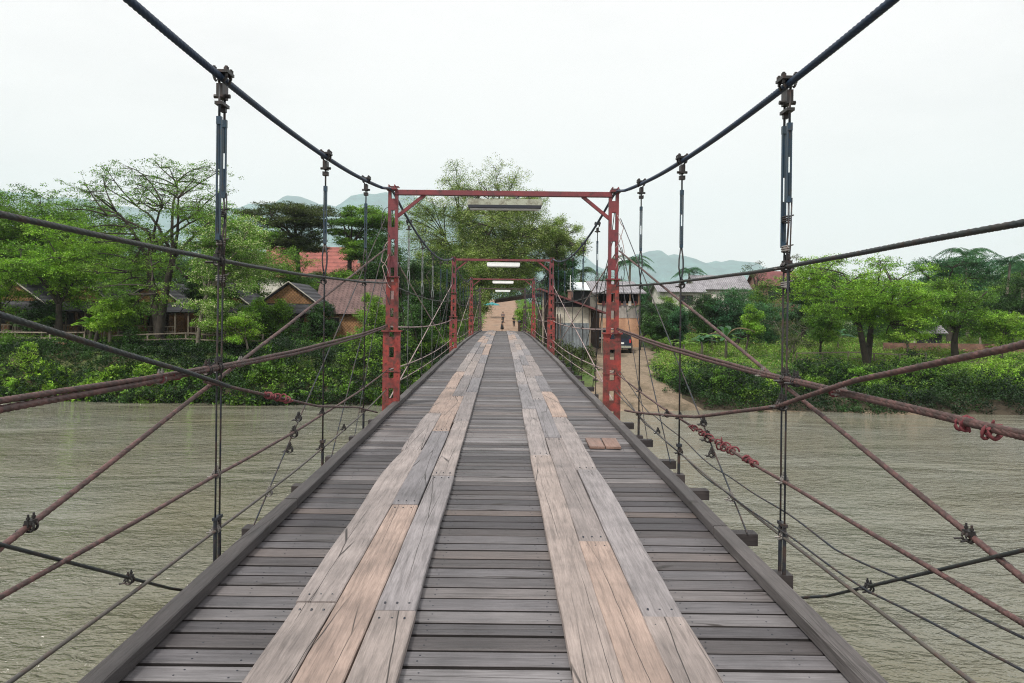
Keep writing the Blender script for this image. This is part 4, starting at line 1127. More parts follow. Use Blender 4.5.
# shrubs: distinct ones on the banks
def shrub(label, base, rx, ry, rz, mat, seed, n=40, per=30, leaf=.13, name='shrub', group=None):
    rg = np.random.default_rng(seed); e = empty(name, base, 0, label, 'shrub', group)
    C = ball(n, rg, .4)*[rx, ry, rz]; C[:, 2] = np.abs(C[:, 2]) + .1
    MB().quads(tufts(C, per, .3, .8, leaf, rg, .4)).build('foliage', M[mat], e)
    T = MB()
    for q in C[::3]: T.tube(bez((0, 0, -.2), q*[.3, .3, .6], q, 5), np.linspace(.025, .008, 5), 4, cap=False)
    T.build('stem', M['bark'], e)
    return e
for (px, d, r, h, m_, lab) in (
    (28, 47.6, 1.0, 1.6, 'leaf_bright', 'tall bright leafy shrub at the water edge far left'),
    (60, 47.4, 1.0, 1.1, 'leaf_bright', 'round bright green shrub beside the tallest water-edge one'),
    (104, 47.2, 1.1, .9, 'leaf_bright', 'low bright shrub on the left shore below the fence'),
    (8, 50, .9, .9, 'leaf_mid', 'clipped shrub on top of the left bank at the frame edge'),
    (130, 50.5, .7, 1.3, 'leaf_dark', 'dark shrub below the second bungalow'),
    (362, 48.4, 1.5, 2.6, 'leaf_mid', 'vine covered shrub beside the left post of the first portal'),
    (300, 52.5, 1.0, 1.9, 'leaf_dark', 'dark bush in front of the tiled bungalow'),
    (398, 52, 1.6, 3.0, 'leaf_dark', 'tall dark bush just right of the left portal post'),
    (424, 50, 1.5, 2.4, 'leaf_mid', 'green bush under the left side of the bridge'),
    (560, 55, .9, 1.7, 'leaf_olive', 'yellowish weedy bush below the corrugated shed'),
    (585, 54, .9, 1.5, 'leaf_olive', 'dry weedy bush beside the right portal post'),
    (690, 47.6, 1.7, 1.7, 'leaf_dark', 'creeper covered dark mound right of the gravel landing'),
    (725, 47.4, 1.8, 1.6, 'leaf_mid', 'broad leafy mound on the right shore'),
    (960, 48.2, 1.9, 1.9, 'leaf_mid', 'big green shrub on the right shore below the brick wall'),
    (1005, 48, 1.9, 2.1, 'leaf_bright', 'bright shrub at the right edge of the shore'),
    (885, 49.5, 1.5, 1.1, 'leaf_dark', 'low dark bush right of the forked trunk')):
    b_ = gbase(px, d); shrub(lab, b_, r, r*.8, h, M[m_].name if 0 else m_, int(px) + 500, int(26*r*h) + 20)

# undergrowth that nobody could count
def scatter(name, xr, yr, n, hfun, mat, seed, per=26, rad=.38, leaf=.14, mask=None, flat=.7, low=-.05):
    rg = np.random.default_rng(seed)
    x = rg.uniform(*xr, n); y = rg.uniform(*yr, n)
    if mask is not None: k = mask(x, y); x, y = x[k], y[k]
    z = ground(x, y); keep = z > WATER - low; x, y, z = x[keep], y[keep], np.maximum(z[keep], WATER)
    C = np.stack([x, y, z + hfun(x, y, rg)], -1)
    return tag(MB().quads(tufts(C, per, rad, flat, leaf, rg, .3)).build(name, M[mat]), kind='stuff')
def clump(x, y, k=1.0, p=0): return .5 + .5*np.sin(x*.9*k + 1.3*np.sin(y*.7) + p)*np.sin(y*1.3*k + x*.31 + p)
edge = lambda x, y: (x < -2.2)
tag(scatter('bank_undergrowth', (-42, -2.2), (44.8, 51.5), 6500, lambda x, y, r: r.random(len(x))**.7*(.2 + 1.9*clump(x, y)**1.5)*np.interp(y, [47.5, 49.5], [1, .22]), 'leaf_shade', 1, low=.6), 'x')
scatter('bank_creepers', (-42, -2.2), (44.8, 48.2), 1800, lambda x, y, r: r.random(len(x))*(.2 + .9*clump(x, y, .8, 2)), 'leaf_mid', 2, mask=lambda x, y: clump(x, y, .5, 4) > .45, low=.5, leaf=.2)
scatter('bank_grass', (-45, -3), (50.5, 64), 2600, lambda x, y, r: r.random(len(x))*.35, 'leaf_mid', 3)
notramp = lambda x, y: (x > np.interp(y, [44, 47, 50, 54, 60, 66], [12.8, 11.0, 9.9, 10.4, 12.2, 13.2])) | ((x < 4.6) & (x > 2.4) & (y > 47))
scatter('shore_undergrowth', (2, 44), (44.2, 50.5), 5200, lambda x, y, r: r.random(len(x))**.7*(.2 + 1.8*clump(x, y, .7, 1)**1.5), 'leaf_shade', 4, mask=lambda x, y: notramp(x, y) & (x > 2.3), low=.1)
scatter('shore_creepers', (9, 44), (45.6, 50.8), 2000, lambda x, y, r: .15 + r.random(len(x))*(.3 + .95*clump(x, y, .7, 1)), 'leaf_mid', 5, mask=lambda x, y: notramp(x, y) & (clump(x, y, .4, 3) > .45))
scatter('meadow_grass', (2.4, 58), (50, 84), 9000, lambda x, y, r: r.random(len(x))*.8*clump(x, y, .5)**1.5, 'leaf_grass', 6, rad=.5, mask=notramp, flat=.6)
scatter('thicket', (13, 64), (80, 90), 1500, lambda x, y, r: r.random(len(x))*3.2*(.4 + .6*clump(x, y, .5)), 'leaf_dark', 21, rad=.7, leaf=.24)
scatter('thicket', (-52, -9), (66, 74), 1600, lambda x, y, r: r.random(len(x))*4.0*(.4 + .6*clump(x, y, .5)), 'leaf_dark', 22, rad=.7, leaf=.24)
scatter('thicket', (-14, 14), (166, 176), 500, lambda x, y, r: r.random(len(x))*3.6, 'leaf_dark', 23, rad=.9, leaf=.35)
scatter('verge_weeds', (-5.5, 5), (66, 160), 900, lambda x, y, r: r.random(len(x))*.9, 'leaf_mid', 24, rad=.4, leaf=.18, mask=lambda x, y: (np.abs(x) > 2.7 - .4*clump(x, y, .6)))
for q, px in enumerate((16, 40, 52, 78, 92, 118, 146, 172, 196, 236, 262, 286)):
    rg2 = np.random.default_rng(900 + q); b_ = gbase(px, 46.9 + rg2.uniform(-.4, .6)); h_ = rg2.uniform(.7, 1.3)
    shrub('leafy green shrub overhanging the water along the left shore', b_, h_*.9, h_*.7, h_, 'leaf_bright' if q < 7 else 'leaf_mid', 900 + q, 42, 26, .2, 'shrub', 'leafy shrubs along the left waterline')
for q, px in enumerate((700, 742, 770, 812, 838, 860, 912, 935, 985)):
    rg2 = np.random.default_rng(950 + q); b_ = gbase(px, 48.2 + rg2.uniform(-.8, 1.2)); h_ = rg2.uniform(.9, 1.6)
    shrub('rounded green shrub on the right shore below the meadow', b_, h_*.95, h_*.8, h_, ('leaf_mid', 'leaf_dark', 'leaf_bright')[q % 3], 950 + q, 46, 28, .17, 'shrub', 'rounded shrubs along the right shore')
scatter('embankment_weeds', (2.2, 7.5), (50, 62), 700, lambda x, y, r: r.random(len(x))*.7, 'leaf_olive', 8, mask=lambda x, y: (x < 6.0))
scatter('verge_weeds', (-9, 10), (64, 150), 2200, lambda x, y, r: r.random(len(x))*.6, 'leaf_mid', 9, rad=.6, leaf=.2, mask=lambda x, y: (np.abs(x) > 3.5 + (y - 60)*.004))
for o in bpy.data.objects:
    if o.get('label') == 'x': del o['label']

# ------------------------------------------------------------------ buildings
def slab(mb, pts, t, mi=0):
    """thick quad from 4 points (top face), thickness along normal"""
    P = [Vector(p) for p in pts]; n = (P[1] - P[0]).cross(P[3] - P[0]).normalized()
    Q = [p - n*t for p in P]
    mb.add([tuple(p) for p in P + Q], np.array([[0, 1, 2, 3], [7, 6, 5, 4], [0, 4, 5, 1], [1, 5, 6, 2], [2, 6, 7, 3], [3, 7, 4, 0]]), mi)
    return mb
def bungalow(label, x, y, z, w=4.1, roofmat='thatch', group=None):
    e = empty('bungalow', (x, y, z), 0, label, 'house', group)
    d = 4.5; wh = 2.4; rh = 1.7; ov = .45
    MB().box((0, d/2 - .8, -.08), (w + .2, d + 1.8, .16)).build('floor', M['dark_wood'], e)
    wl = MB()
    wl.box((0, d, wh/2), (w, .1, wh)); wl.box((-w/2, d/2, wh/2), (.1, d, wh)); wl.box((w/2, d/2, wh/2), (.1, d, wh))
    wl.box((-w*.34, 0, wh/2), (w*.32, .1, wh)); wl.box((w*.36, 0, wh/2), (w*.28, .1, wh)); wl.box((0, 0, wh - .17), (w, .098, .34))
    wl.build('wall', M['bamboo'], e)
    dr = MB().box((w*.02, .03, 1.02), (w*.3, .05, 2.04)).build('door', M['dark_wood'], e)
    MB().cyl((w*.13, -.02, 1.0), (w*.13, -.06, 1.0), .03, 8).build('handle', M['lamp_dark'], dr)
    wi = MB().box((-w*.34, -.065, 1.35), (.8, .04, .8)).build('window', M['dark_in'], e)
    MB().box((-w*.34, -.09, 1.78), (.9, .05, .06)).box((-w*.34, -.09, .92), (.9, .05, .06)).box((-w*.34 - .42, -.09, 1.35), (.06, .05, .8)).box((-w*.34 + .42, -.09, 1.35), (.06, .05, .8)).box((-w*.34, -.09, 1.35), (.04, .04, .8)).build('frame', M['dark_wood'], wi)
    # gable and roof, ridge along y
    ga = MB(); hw = w/2 - .1
    ga.add([(-hw, -.75, wh + .25), (hw, -.75, wh + .25), (0, -.75, wh + rh - .05), (-hw, -.67, wh + .25), (hw, -.67, wh + .25), (0, -.67, wh + rh - .05)],
           [np.array([[0, 1, 2]]), np.array([[5, 4, 3]]), np.array([[0, 3, 4, 1], [1, 4, 5, 2], [2, 5, 3, 0]])])
    ga.build('gable', M['bamboo'], e)
    rf = MB()
    for s in (-1, 1):
        a = (s*(w/2 + ov), -1.0, wh - .05); b_ = (s*(w/2 + ov), d + .4, wh - .05); c = (0, d + .4, wh + rh + .12); f = (0, -1.0, wh + rh + .12)
        pts = [a, b_, c, f] if s > 0 else [f, c, b_, a]
        slab(rf, pts, .1)
    # skirt roof over the verandah
    slab(rf, [(-w/2 - ov, -1.9, wh - .45), (w/2 + ov, -1.9, wh - .45), (w/2 + ov, -.78, wh + .2), (-w/2 - ov, -.78, wh + .2)], .09)
    roof = rf.build('roof', M[roofmat], e)
    bb = MB()
    for s in (-1, 1): bb.bar((s*(w/2 + ov), -1.03, wh - .02), (0, -1.03, wh + rh + .15), .05, .16, (0, 1, 0))
    bb.build('bargeboard', M['pale_trim'], e)
    for xx in (-w/2, -w*.17, w*.17, w/2):
        MB().box((xx, -1.65, (wh - .5)/2 - .3), (.11, .11, wh - .5 + .6)).build('post', M['post_wood'], e)
    rl = MB()
    for zz in (.45, .85): rl.box((0, -1.65, zz), (w, .05, .06))
    for xx in np.linspace(-w/2 + .2, w/2 - .2, 12): rl.box((xx, -1.65, .42), (.04, .04, .8))
    rl.build('railing', M['post_wood'], e)
    for xx in (-w/2 + .1, w/2 - .1):
        for yy in (-1.5, d - .2): MB().box((xx, yy, -.6), (.16, .16, .9)).build('stilt', M['dark_wood'], e)
    return e
def bz(px, d, lab, w, mt='thatch', dz=.42):
    x = (px - 502.3)*d/F; bungalow(lab, x, d, EYE - 2.25 + dz - .3 + 0, w, mt)
bz(20, 58, 'bamboo bungalow with bargeboard gable at the far left edge', 4.2)
bz(88, 58, 'bamboo bungalow with pale gable edge, second from the left', 4.2)
bz(157, 58.5, 'bamboo bungalow mostly hidden behind the tall dark trunk', 4.2)
bz(224, 58, 'bamboo bungalow behind the cream blossom tree', 4.0)
bz(292, 57, 'bamboo bungalow with wide gable left of the brown tiled roof', 4.2)
# long tiled house (ridge along x)
def house(name, label, x0, x1, y0, y1, z0, ze, zr, wallm, roofm, cat='house', ov=.4, wins=(), winm='dark_in', lower=None, chimney=False, door=None):
    cx, cy = (x0 + x1)/2, (y0 + y1)/2; e = empty(name, (cx, cy, z0), 0, label, cat)
    w, d = x1 - x0, y1 - y0; h = ze - z0; r = zr - ze; mb = MB()
    mb.box((0, 0, h/2), (w, d, h))
    if r > .01:
        for s in (-1, 1):
            xx = s*w/2
            mb.add([(xx - .04*s, -d/2, h), (xx - .04*s, d/2, h), (xx - .04*s, 0, h + r*.97), (xx, -d/2, h), (xx, d/2, h), (xx, 0, h + r*.97)],
                   [np.array([[0, 1, 2]]), np.array([[5, 4, 3]]), np.array([[1, 4, 5, 2], [2, 5, 3, 0]])])
    mb.build('wall', M[wallm], e)
    rf = MB()
    slab(rf, [(-w/2 - ov, -d/2 - ov, h - r*ov/(d/2) + .04), (w/2 + ov, -d/2 - ov, h - r*ov/(d/2) + .04), (w/2 + ov, 0, h + r + .08), (-w/2 - ov, 0, h + r + .08)], .08)
    slab(rf, [(w/2 + ov, d/2 + ov, h - r*ov/(d/2) + .04), (-w/2 - ov, d/2 + ov, h - r*ov/(d/2) + .04), (-w/2 - ov, 0, h + r + .08), (w/2 + ov, 0, h + r + .08)], .08)
    ro = rf.build('roof', M[roofm], e)
    if chimney: MB().box((w*.2, -d*.1, h + r + .2), (.5, .5, 1.1)).build('chimney', M['brick'], ro)
    for (fx, fz, ww, wh_) in wins:
        o = MB().box((w*fx, -d/2 - .02, h*fz), (ww, .05, wh_)).build('window', M[winm], e)
        f = MB()
        for s in (-1, 1):
            f.box((w*fx + s*(ww/2 + .03), -d/2 - .05, h*fz), (.07, .07, wh_ + .14)); f.box((w*fx, -d/2 - .052, h*fz + s*(wh_/2 + .03)), (ww - .005, .07, .07))
        f.box((w*fx, -d/2 - .05, h*fz), (.04, .05, wh_)); f.build('frame', M['post_wood'], o)
    if door:
        o = MB().box((w*door, -d/2 - .025, 1.0), (.9, .06, 2.0)).build('door', M['dark_wood'], e)
        MB().cyl((w*door + .3, -d/2 - .05, 1.0), (w*door + .3, -d/2 - .1, 1.0), .03, 6).build('handle', M['lamp_dark'], o)
    if lower:
        hh, lm = lower; MB().box((0, -d/2 - .03, hh/2), (w, .06, hh)).build('lower_wall', M[lm], e)
    return e
X_ = lambda px, d: (px - 502.3)*d/F
Z_ = lambda py, d, px=502.3: at(px, py, d).z
house('long_house', 'long house with brown tiled roof and bamboo wall beside the first portal', X_(322, 61), X_(392, 61), 60, 64.5, EYE - 2.4, Z_(309, 60, 350), Z_(280, 62, 350), 'bamboo', 'tile_brown', wins=((-.28, .55, .8, .9), (.2, .55, .8, .9)), door=0, chimney=False)
house('large_hall', 'large building with bright red tiled roof behind the umbrella trees', X_(262, 100), X_(352, 100), 99, 108, gz(-25, 100), Z_(276, 100, 330), Z_(248, 104, 330), 'white_wall', 'tile_red', 'building', wins=((-.3, .5, 1.2, 1.3), (0, .5, 1.2, 1.3), (.3, .5, 1.2, 1.3)))
house('small_hall', 'smaller red roofed house lower down beside the portal post', X_(338, 90), X_(392, 90), 90, 96, gz(-18, 90), Z_(288, 90, 360), Z_(264, 93, 360), 'white_wall', 'tile_red', 'building', wins=((-.2, .5, 1, 1),))
# right: two-storey board house
def board_house():
    d = 66; x0, x1 = X_(597, d), X_(639, d); z0 = gz(10, 66) - .1
    e = empty('board_house', ((x0 + x1)/2, d + 2.5, z0), 0, 'two-storey grey board house with open upper balcony right of the first portal', 'house')
    w = x1 - x0; zt = Z_(292, d, 620) - z0; zf = Z_(304, d, 620) - z0; zm = Z_(318, d, 620) - z0
    D = 5
    lo = MB().box((0, 0, zm/2), (w, D, zm)).build('lower_wall', M['orange_board'], e)
    up = MB(); up.box((0, -D/2 + .04, (zm + zf)/2), (w, .08, zf - zm)); up.box((0, D/2, (zm + zt)/2), (w, .1, zt - zm))
    for s in (-1, 1): up.box((s*w/2, 0, (zm + zt)/2), (.1, D, zt - zm))
    for k in range(14): up.box((-w/2 + .14 + k*(w - .28)/13, -D/2 - .012, (zm + zf)/2), (w/14*.82, .03, zf - zm))
    up.box((0, -D/2 + 1.6, (zf + zt)/2), (w, .06, zt - zf), mi=1)
    up.build('upper_wall', [M['grey_board'], M['dark_in']], e)
    for fx in (-.49, -.1, .28, .49): MB().box((w*fx, -D/2, (zf + zt)/2), (.12, .12, zt - zf)).build('post', M['orange_board'], e)
    MB().box((0, -D/2 - .05, zf), (w, .1, .1)).build('sill', M['orange_board'], e)
    rf = MB(); slab(rf, [(-w/2 - .5, -D/2 - .7, zt - .05), (w/2 + .5, -D/2 - .7, zt - .05), (w/2 + .4, D/2 + .4, zt + 1.15), (-w/2 - .4, D/2 + .4, zt + 1.15)], .12)
    rf.build('roof', M['roof_grey'], e)
    cl = MB()
    for k, c in enumerate(np.linspace(-.35, .4, 7)): cl.box((w*c, -D/2 - .12, zf + .05), (.25, .03, .4), mi=k % 3)
    cl.build('washing', [M['rag'], M['grey_cloth'], M['white_wall']], e)
board_house()
def shed():
    d = 57.5; e = empty('roadside_shed', (5.2, d + 2.5, gz(6, 58)), 0, 'shed with sloping rusty brown roof, cream wall and corrugated skirt by the bridge', 'shed')
    g = gz(6, 58); zr0 = Z_(288, d, 540) - g; zr1 = Z_(312.5, d, 605) - g
    rf = MB(); X0, X1 = 2.75 - 5.2, X_(606, d) - 5.2
    slab(rf, [(X0, -3.1, zr0), (X1, -3.1, zr1), (X1, 2.6, zr1 + .1), (X0, 2.6, zr0 + .1)], .13); rf.build('roof', M['roof_brown'], e)
    za = Z_(323, d, 575) - g
    a, b_ = X_(556, d) - 5.2, X_(589, d) - 5.2
    zz = lambda x: zr0 + (zr1 - zr0)*(x - X0)/(X1 - X0) - .15
    def wallpoly(x0, x1, z0, mat, nm, y=-2.4, t=.1, zt=None):
        za0 = zt if zt is not None else zz(x0); za1 = zt if zt is not None else zz(x1)
        mb = MB().add([(x0, y, z0), (x1, y, z0), (x1, y, za1), (x0, y, za0), (x0, y + t, z0), (x1, y + t, z0), (x1, y + t, za1), (x0, y + t, za0)],
                 np.array([[0, 1, 2, 3], [7, 6, 5, 4], [0, 4, 5, 1], [1, 5, 6, 2], [2, 6, 7, 3], [3, 7, 4, 0]]))
        mb.build(nm, M[mat], e)
    zc = Z_(307, d, 575) - g
    wallpoly(a, b_, za, 'cream', 'wall', -2.4, .1, zc)
    wallpoly(a, b_, zc, 'dark_in', 'gable_gap', -2.3, .08)
    wallpoly(a, b_ + .1, 0, 'corrugated', 'skirt', -2.45, .05, za)
    wallpoly(X0 + .3, a, 0, 'dark_wood', 'side_wall', -2.2, .1)
    wallpoly(b_, X1 - .9, 0, 'dark_wood', 'end_wall', -1.0, .1)
    MB().box((.2, 2.4, 1.6), (5, .1, 3.2)).build('back_wall', M['dark_wood'], e)
    for xx in (X0 + .3, X0 + .75, a - .2, b_ + .08, X1 - .3):
        MB().box((xx, -2.55, zz(xx)/2), (.1, .1, zz(xx))).build('post', M['post_wood'], e)
    for k in range(6): MB().box((X0 + .4 + k*.24, -2.62, zz(X0 + .5)*.33), (.07, .04, zz(X0 + .5)*.62)).build('picket', M['dark_wood'], e)
shed()
house('white_roof_house', 'low house with bright white metal roof above the brown shed', X_(567, 82), X_(593, 82), 82, 86, gz(8, 82), Z_(289, 82, 580), Z_(283, 84, 580), 'dark_in', 'white_metal', wins=((0, .6, .8, .7),), winm='glass')
o = empty('brick_pillar', (X_(570, 63), 63, gz(6.2, 63)), 0, 'slim red brick pillar standing behind the shed roof', 'pillar')
MB().box((0, 0, 2.1), (.38, .38, 4.2)).build('shaft', M['brick'], o); MB().box((0, 0, 4.26), (.5, .5, .12)).build('cap', M['concrete'], o)
MB().box((0, 0, 4.9), (.05, .05, 1.2)).build('pipe', M['lamp_white'], o)
house('grey_roof_house', 'pale house with long grey roof on the rise at right', X_(698, 96), X_(748, 96), 96, 102, gz(27, 98), Z_(288, 96, 720), Z_(276, 99, 720), 'white_wall', 'roof_grey', wins=((-.32, .75, .9, 1.0), (.1, .75, .9, 1.0)), lower=(2.0, 'brick'))
house('veranda_house', 'brick and plaster house with dark openings below a pale roof', X_(660, 92), X_(703, 92), 92, 97, gz(21, 94), Z_(291, 92, 680), Z_(284, 94, 680), 'white_wall', 'roof_grey', wins=((.1, .78, 1.6, 1.1), (.4, .7, .5, 1.0), (-.3, .75, .7, .9)), lower=(2.1, 'brick'))
house('brick_house', 'red brick house with dark brown roof behind the tall right hanger', X_(760, 100), X_(798, 100), 100, 105, gz(34, 102), Z_(284, 100, 780), Z_(272, 103, 780), 'brick', 'roof_brown', wins=((-.2, .75, .9, 1), (.25, .75, .9, 1)))
house('garden_shed', 'open grey roofed shed deep under the right bank trees', X_(905, 70), X_(942, 70), 70, 73, gz(38, 71), Z_(331, 70, 920), Z_(322, 72, 920), 'dark_in', 'roof_grey', 'shed', wins=((-.3, .55, .5, .8),), winm='white_wall')
def wallthing(name, label, x0, x1, y, z0, h, mat, t=.25):
    e = MB().box((0, 0, h/2), (x1 - x0, t, h)).build(name, [M[mat]], None); e.location = ((x0 + x1)/2, y, z0); tag(e, label, 'wall'); return e
wallthing('garden_wall', 'low brown brick wall under the trees at right', X_(884, 66), X_(1060, 66), 66, gz(40, 66) - .2, .95, 'brick')
# stall with dark awning at the far bridge end
e = empty('market_stall', (2.6, 76, gz(2.6, 76)), 0, 'stall with long dark awning at the far end of the bridge', 'stall')
zg = gz(2.6, 76)
mb = MB(); z1, z2 = Z_(300, 75) - zg, Z_(294, 75) - zg
slab(mb, [(-3.4, -1.2, z1), (-3.4, 1.6, z1 + .15), (2.6, 1.6, z2 + .55), (2.6, -1.2, z2 + .3)][::-1], .32); mb.build('awning', M['dark_wood'], e)
for (xx, yy) in ((2.3, -1), (2.3, 1.3), (1.0, 1.3)): MB().box((xx, yy, (z1 + .0)/2), (.12, .12, z1 - .05)).build('post', M['dark_wood'], e)
MB().box((1.9, .3, .5), (1.1, 1.4, 1.0)).build('counter', M['dark_wood'], e)
# umbrella-like teal shade beside the road
e = empty('shade_umbrella', (-1.6, 118, gz(-1.6, 118)), 0, 'small teal shade umbrella at the top of the dirt road', 'umbrella')
MB().cyl((0, 0, 0), (0, 0, 2.4), .03, 8).build('pole', M['post_wood'], e)
MB().tube([(0, 0, 2.0), (0, 0, 2.25), (0, 0, 2.5)], [1.3, .8, .03], 10, cap=False).build('canopy', metal_mat('teal_cloth', (.03, .2, .22), (.04, .24, .25), (.05, .15, .15), .2, .8, 3), e)
# anchor bollard at the bridge end
e = empty('bollard', (X_(519.5, 62.2), 62.2, gz(1.4, 62.2)), 0, 'dark short post at the right end of the bridge deck', 'post')
MB().cyl((0, 0, -.3), (0, 0, .78), .11, 10).build('shaft', M['dark_wood'], e); MB().tube([(0, 0, .78), (0, 0, .86), (0, 0, .98)], [.15, .15, .05], 10).build('cap', M['lamp_dark'], e)
# terrace fence, left
def fence(name, label, x0, x1, y, step=2.2, h=.75, mat='post_wood', rails=2):
    e = empty(name, ((x0 + x1)/2, y, gz((x0 + x1)/2, y)), 0, label, 'fence'); g0 = gz((x0 + x1)/2, y)
    n = max(2, int((x1 - x0)/step)); xs_ = np.linspace(x0, x1, n + 1); c = (x0 + x1)/2
    for xx in xs_: MB().box((xx - c, 0, gz(xx, y) - g0 + h/2 - .1), (.09, .09, h + .2)).build('post', M[mat], e)
    for r_ in range(rails):
        mb = MB()
        for a, b_ in zip(xs_[:-1], xs_[1:]):
            zz = h*(1 - r_*.5) - .05; mb.bar((a - c, -.06, gz(a, y) - g0 + zz), (b_ - c, -.06, gz(b_, y) - g0 + zz), .04, .08)
        mb.build('rail', M[mat], e)
fence('rail_fence', 'pale two-rail wooden fence on the left terrace', X_(108, 51), X_(262, 51), 51.2)
fence('rail_fence', 'thin weathered fence along the top of the left bank at far left', X_(-20, 51.5), X_(84, 51.5), 51.6)
fence('field_fence', 'thin post fence in the meadow right of the gravel landing', X_(800, 55), X_(930, 55), 55.5, 1.6, .9)
# short fence post seen by bungalow two
e = MB().box((0, 0, .9), (.16, .16, 2.0)).build('gate_post', M['post_wood']); e.location = gbase(110, 51.0); tag(e, 'pale upright gate post at the left end of the terrace fence', 'post')
e = MB().box((0, 0, .2), (.9, .4, .08)).box((-.35, 0, .05), (.08, .36, .3)).box((.35, 0, .05), (.08, .36, .3)).build('bench', M['orange_board']); e.location = gbase(60, 50.2); tag(e, 'small tan bench on top of the left bank', 'bench')

# vehicle by the shed
def van(label, x, y, rz):
    e = empty('parked_truck', (x, y, gz(x, y)), rz, label, 'truck')
    prof = [(-.85, .35), (-.85, 1.0), (-.80, 1.18), (-.68, 1.62), (.68, 1.62), (.80, 1.18), (.85, 1.0), (.85, .35)]
    b_ = MB(); n = len(prof)
    ysn = [(-2.0, .96), (-1.9, 1.0), (.4, 1.0), (.75, .98)]
    V = [];
    for yy, k in ysn: V += [(px*k, yy, pz if pz < 1.1 else 1.1 + (pz - 1.1)*k) for px, pz in prof]
    for yy, top in ((1.35, 1.05), (2.1, .92)): V += [(px*.97, yy, min(pz, top)) for px, pz in prof]
    q = [[i*n + j, i*n + (j + 1) % n, (i + 1)*n + (j + 1) % n, (i + 1)*n + j] for i in range(5) for j in range(n)]
    b_.add(V, [np.array(q), np.arange(n)[::-1], 5*n + np.arange(n)]); b_.build('body', M['vehicle'], e)
    MB().box((0, -2.01, 1.36), (1.15, .04, .34)).build('rear_window', M['glass'], e)
    MB().box((0, -2.04, .5), (1.6, .1, .16)).build('bumper', M['lamp_grey'], e)
    MB().box((0, -2.03, .78), (.5, .02, .14)).build('number_plate', M['lamp_white'], e)
    for s in (-1, 1):
        MB().box((s*.72, -2.0, .95), (.14, .06, .26)).build('tail_light', M['tail'], e)
        MB().box((s*.80, -.6, 1.36), (.03, 1.2, .3)).build('side_window', M['glass'], e)
        for yy in (-1.3, 1.4):
            w_ = MB().cyl((s*.62, yy, .33), (s*.86, yy, .33), .33, 18).build('wheel', M['rubber'], e)
            MB().cyl((s*.855, yy, .33), (s*.875, yy, .33), .18, 14).build('rim', M['lamp_grey'], w_)
van('dark navy truck parked beside the right post of the first portal', X_(624, 61), 62.5, -.15)
van('dark vehicle half hidden left of the first portal right post', X_(597, 63), 65.3, .25)

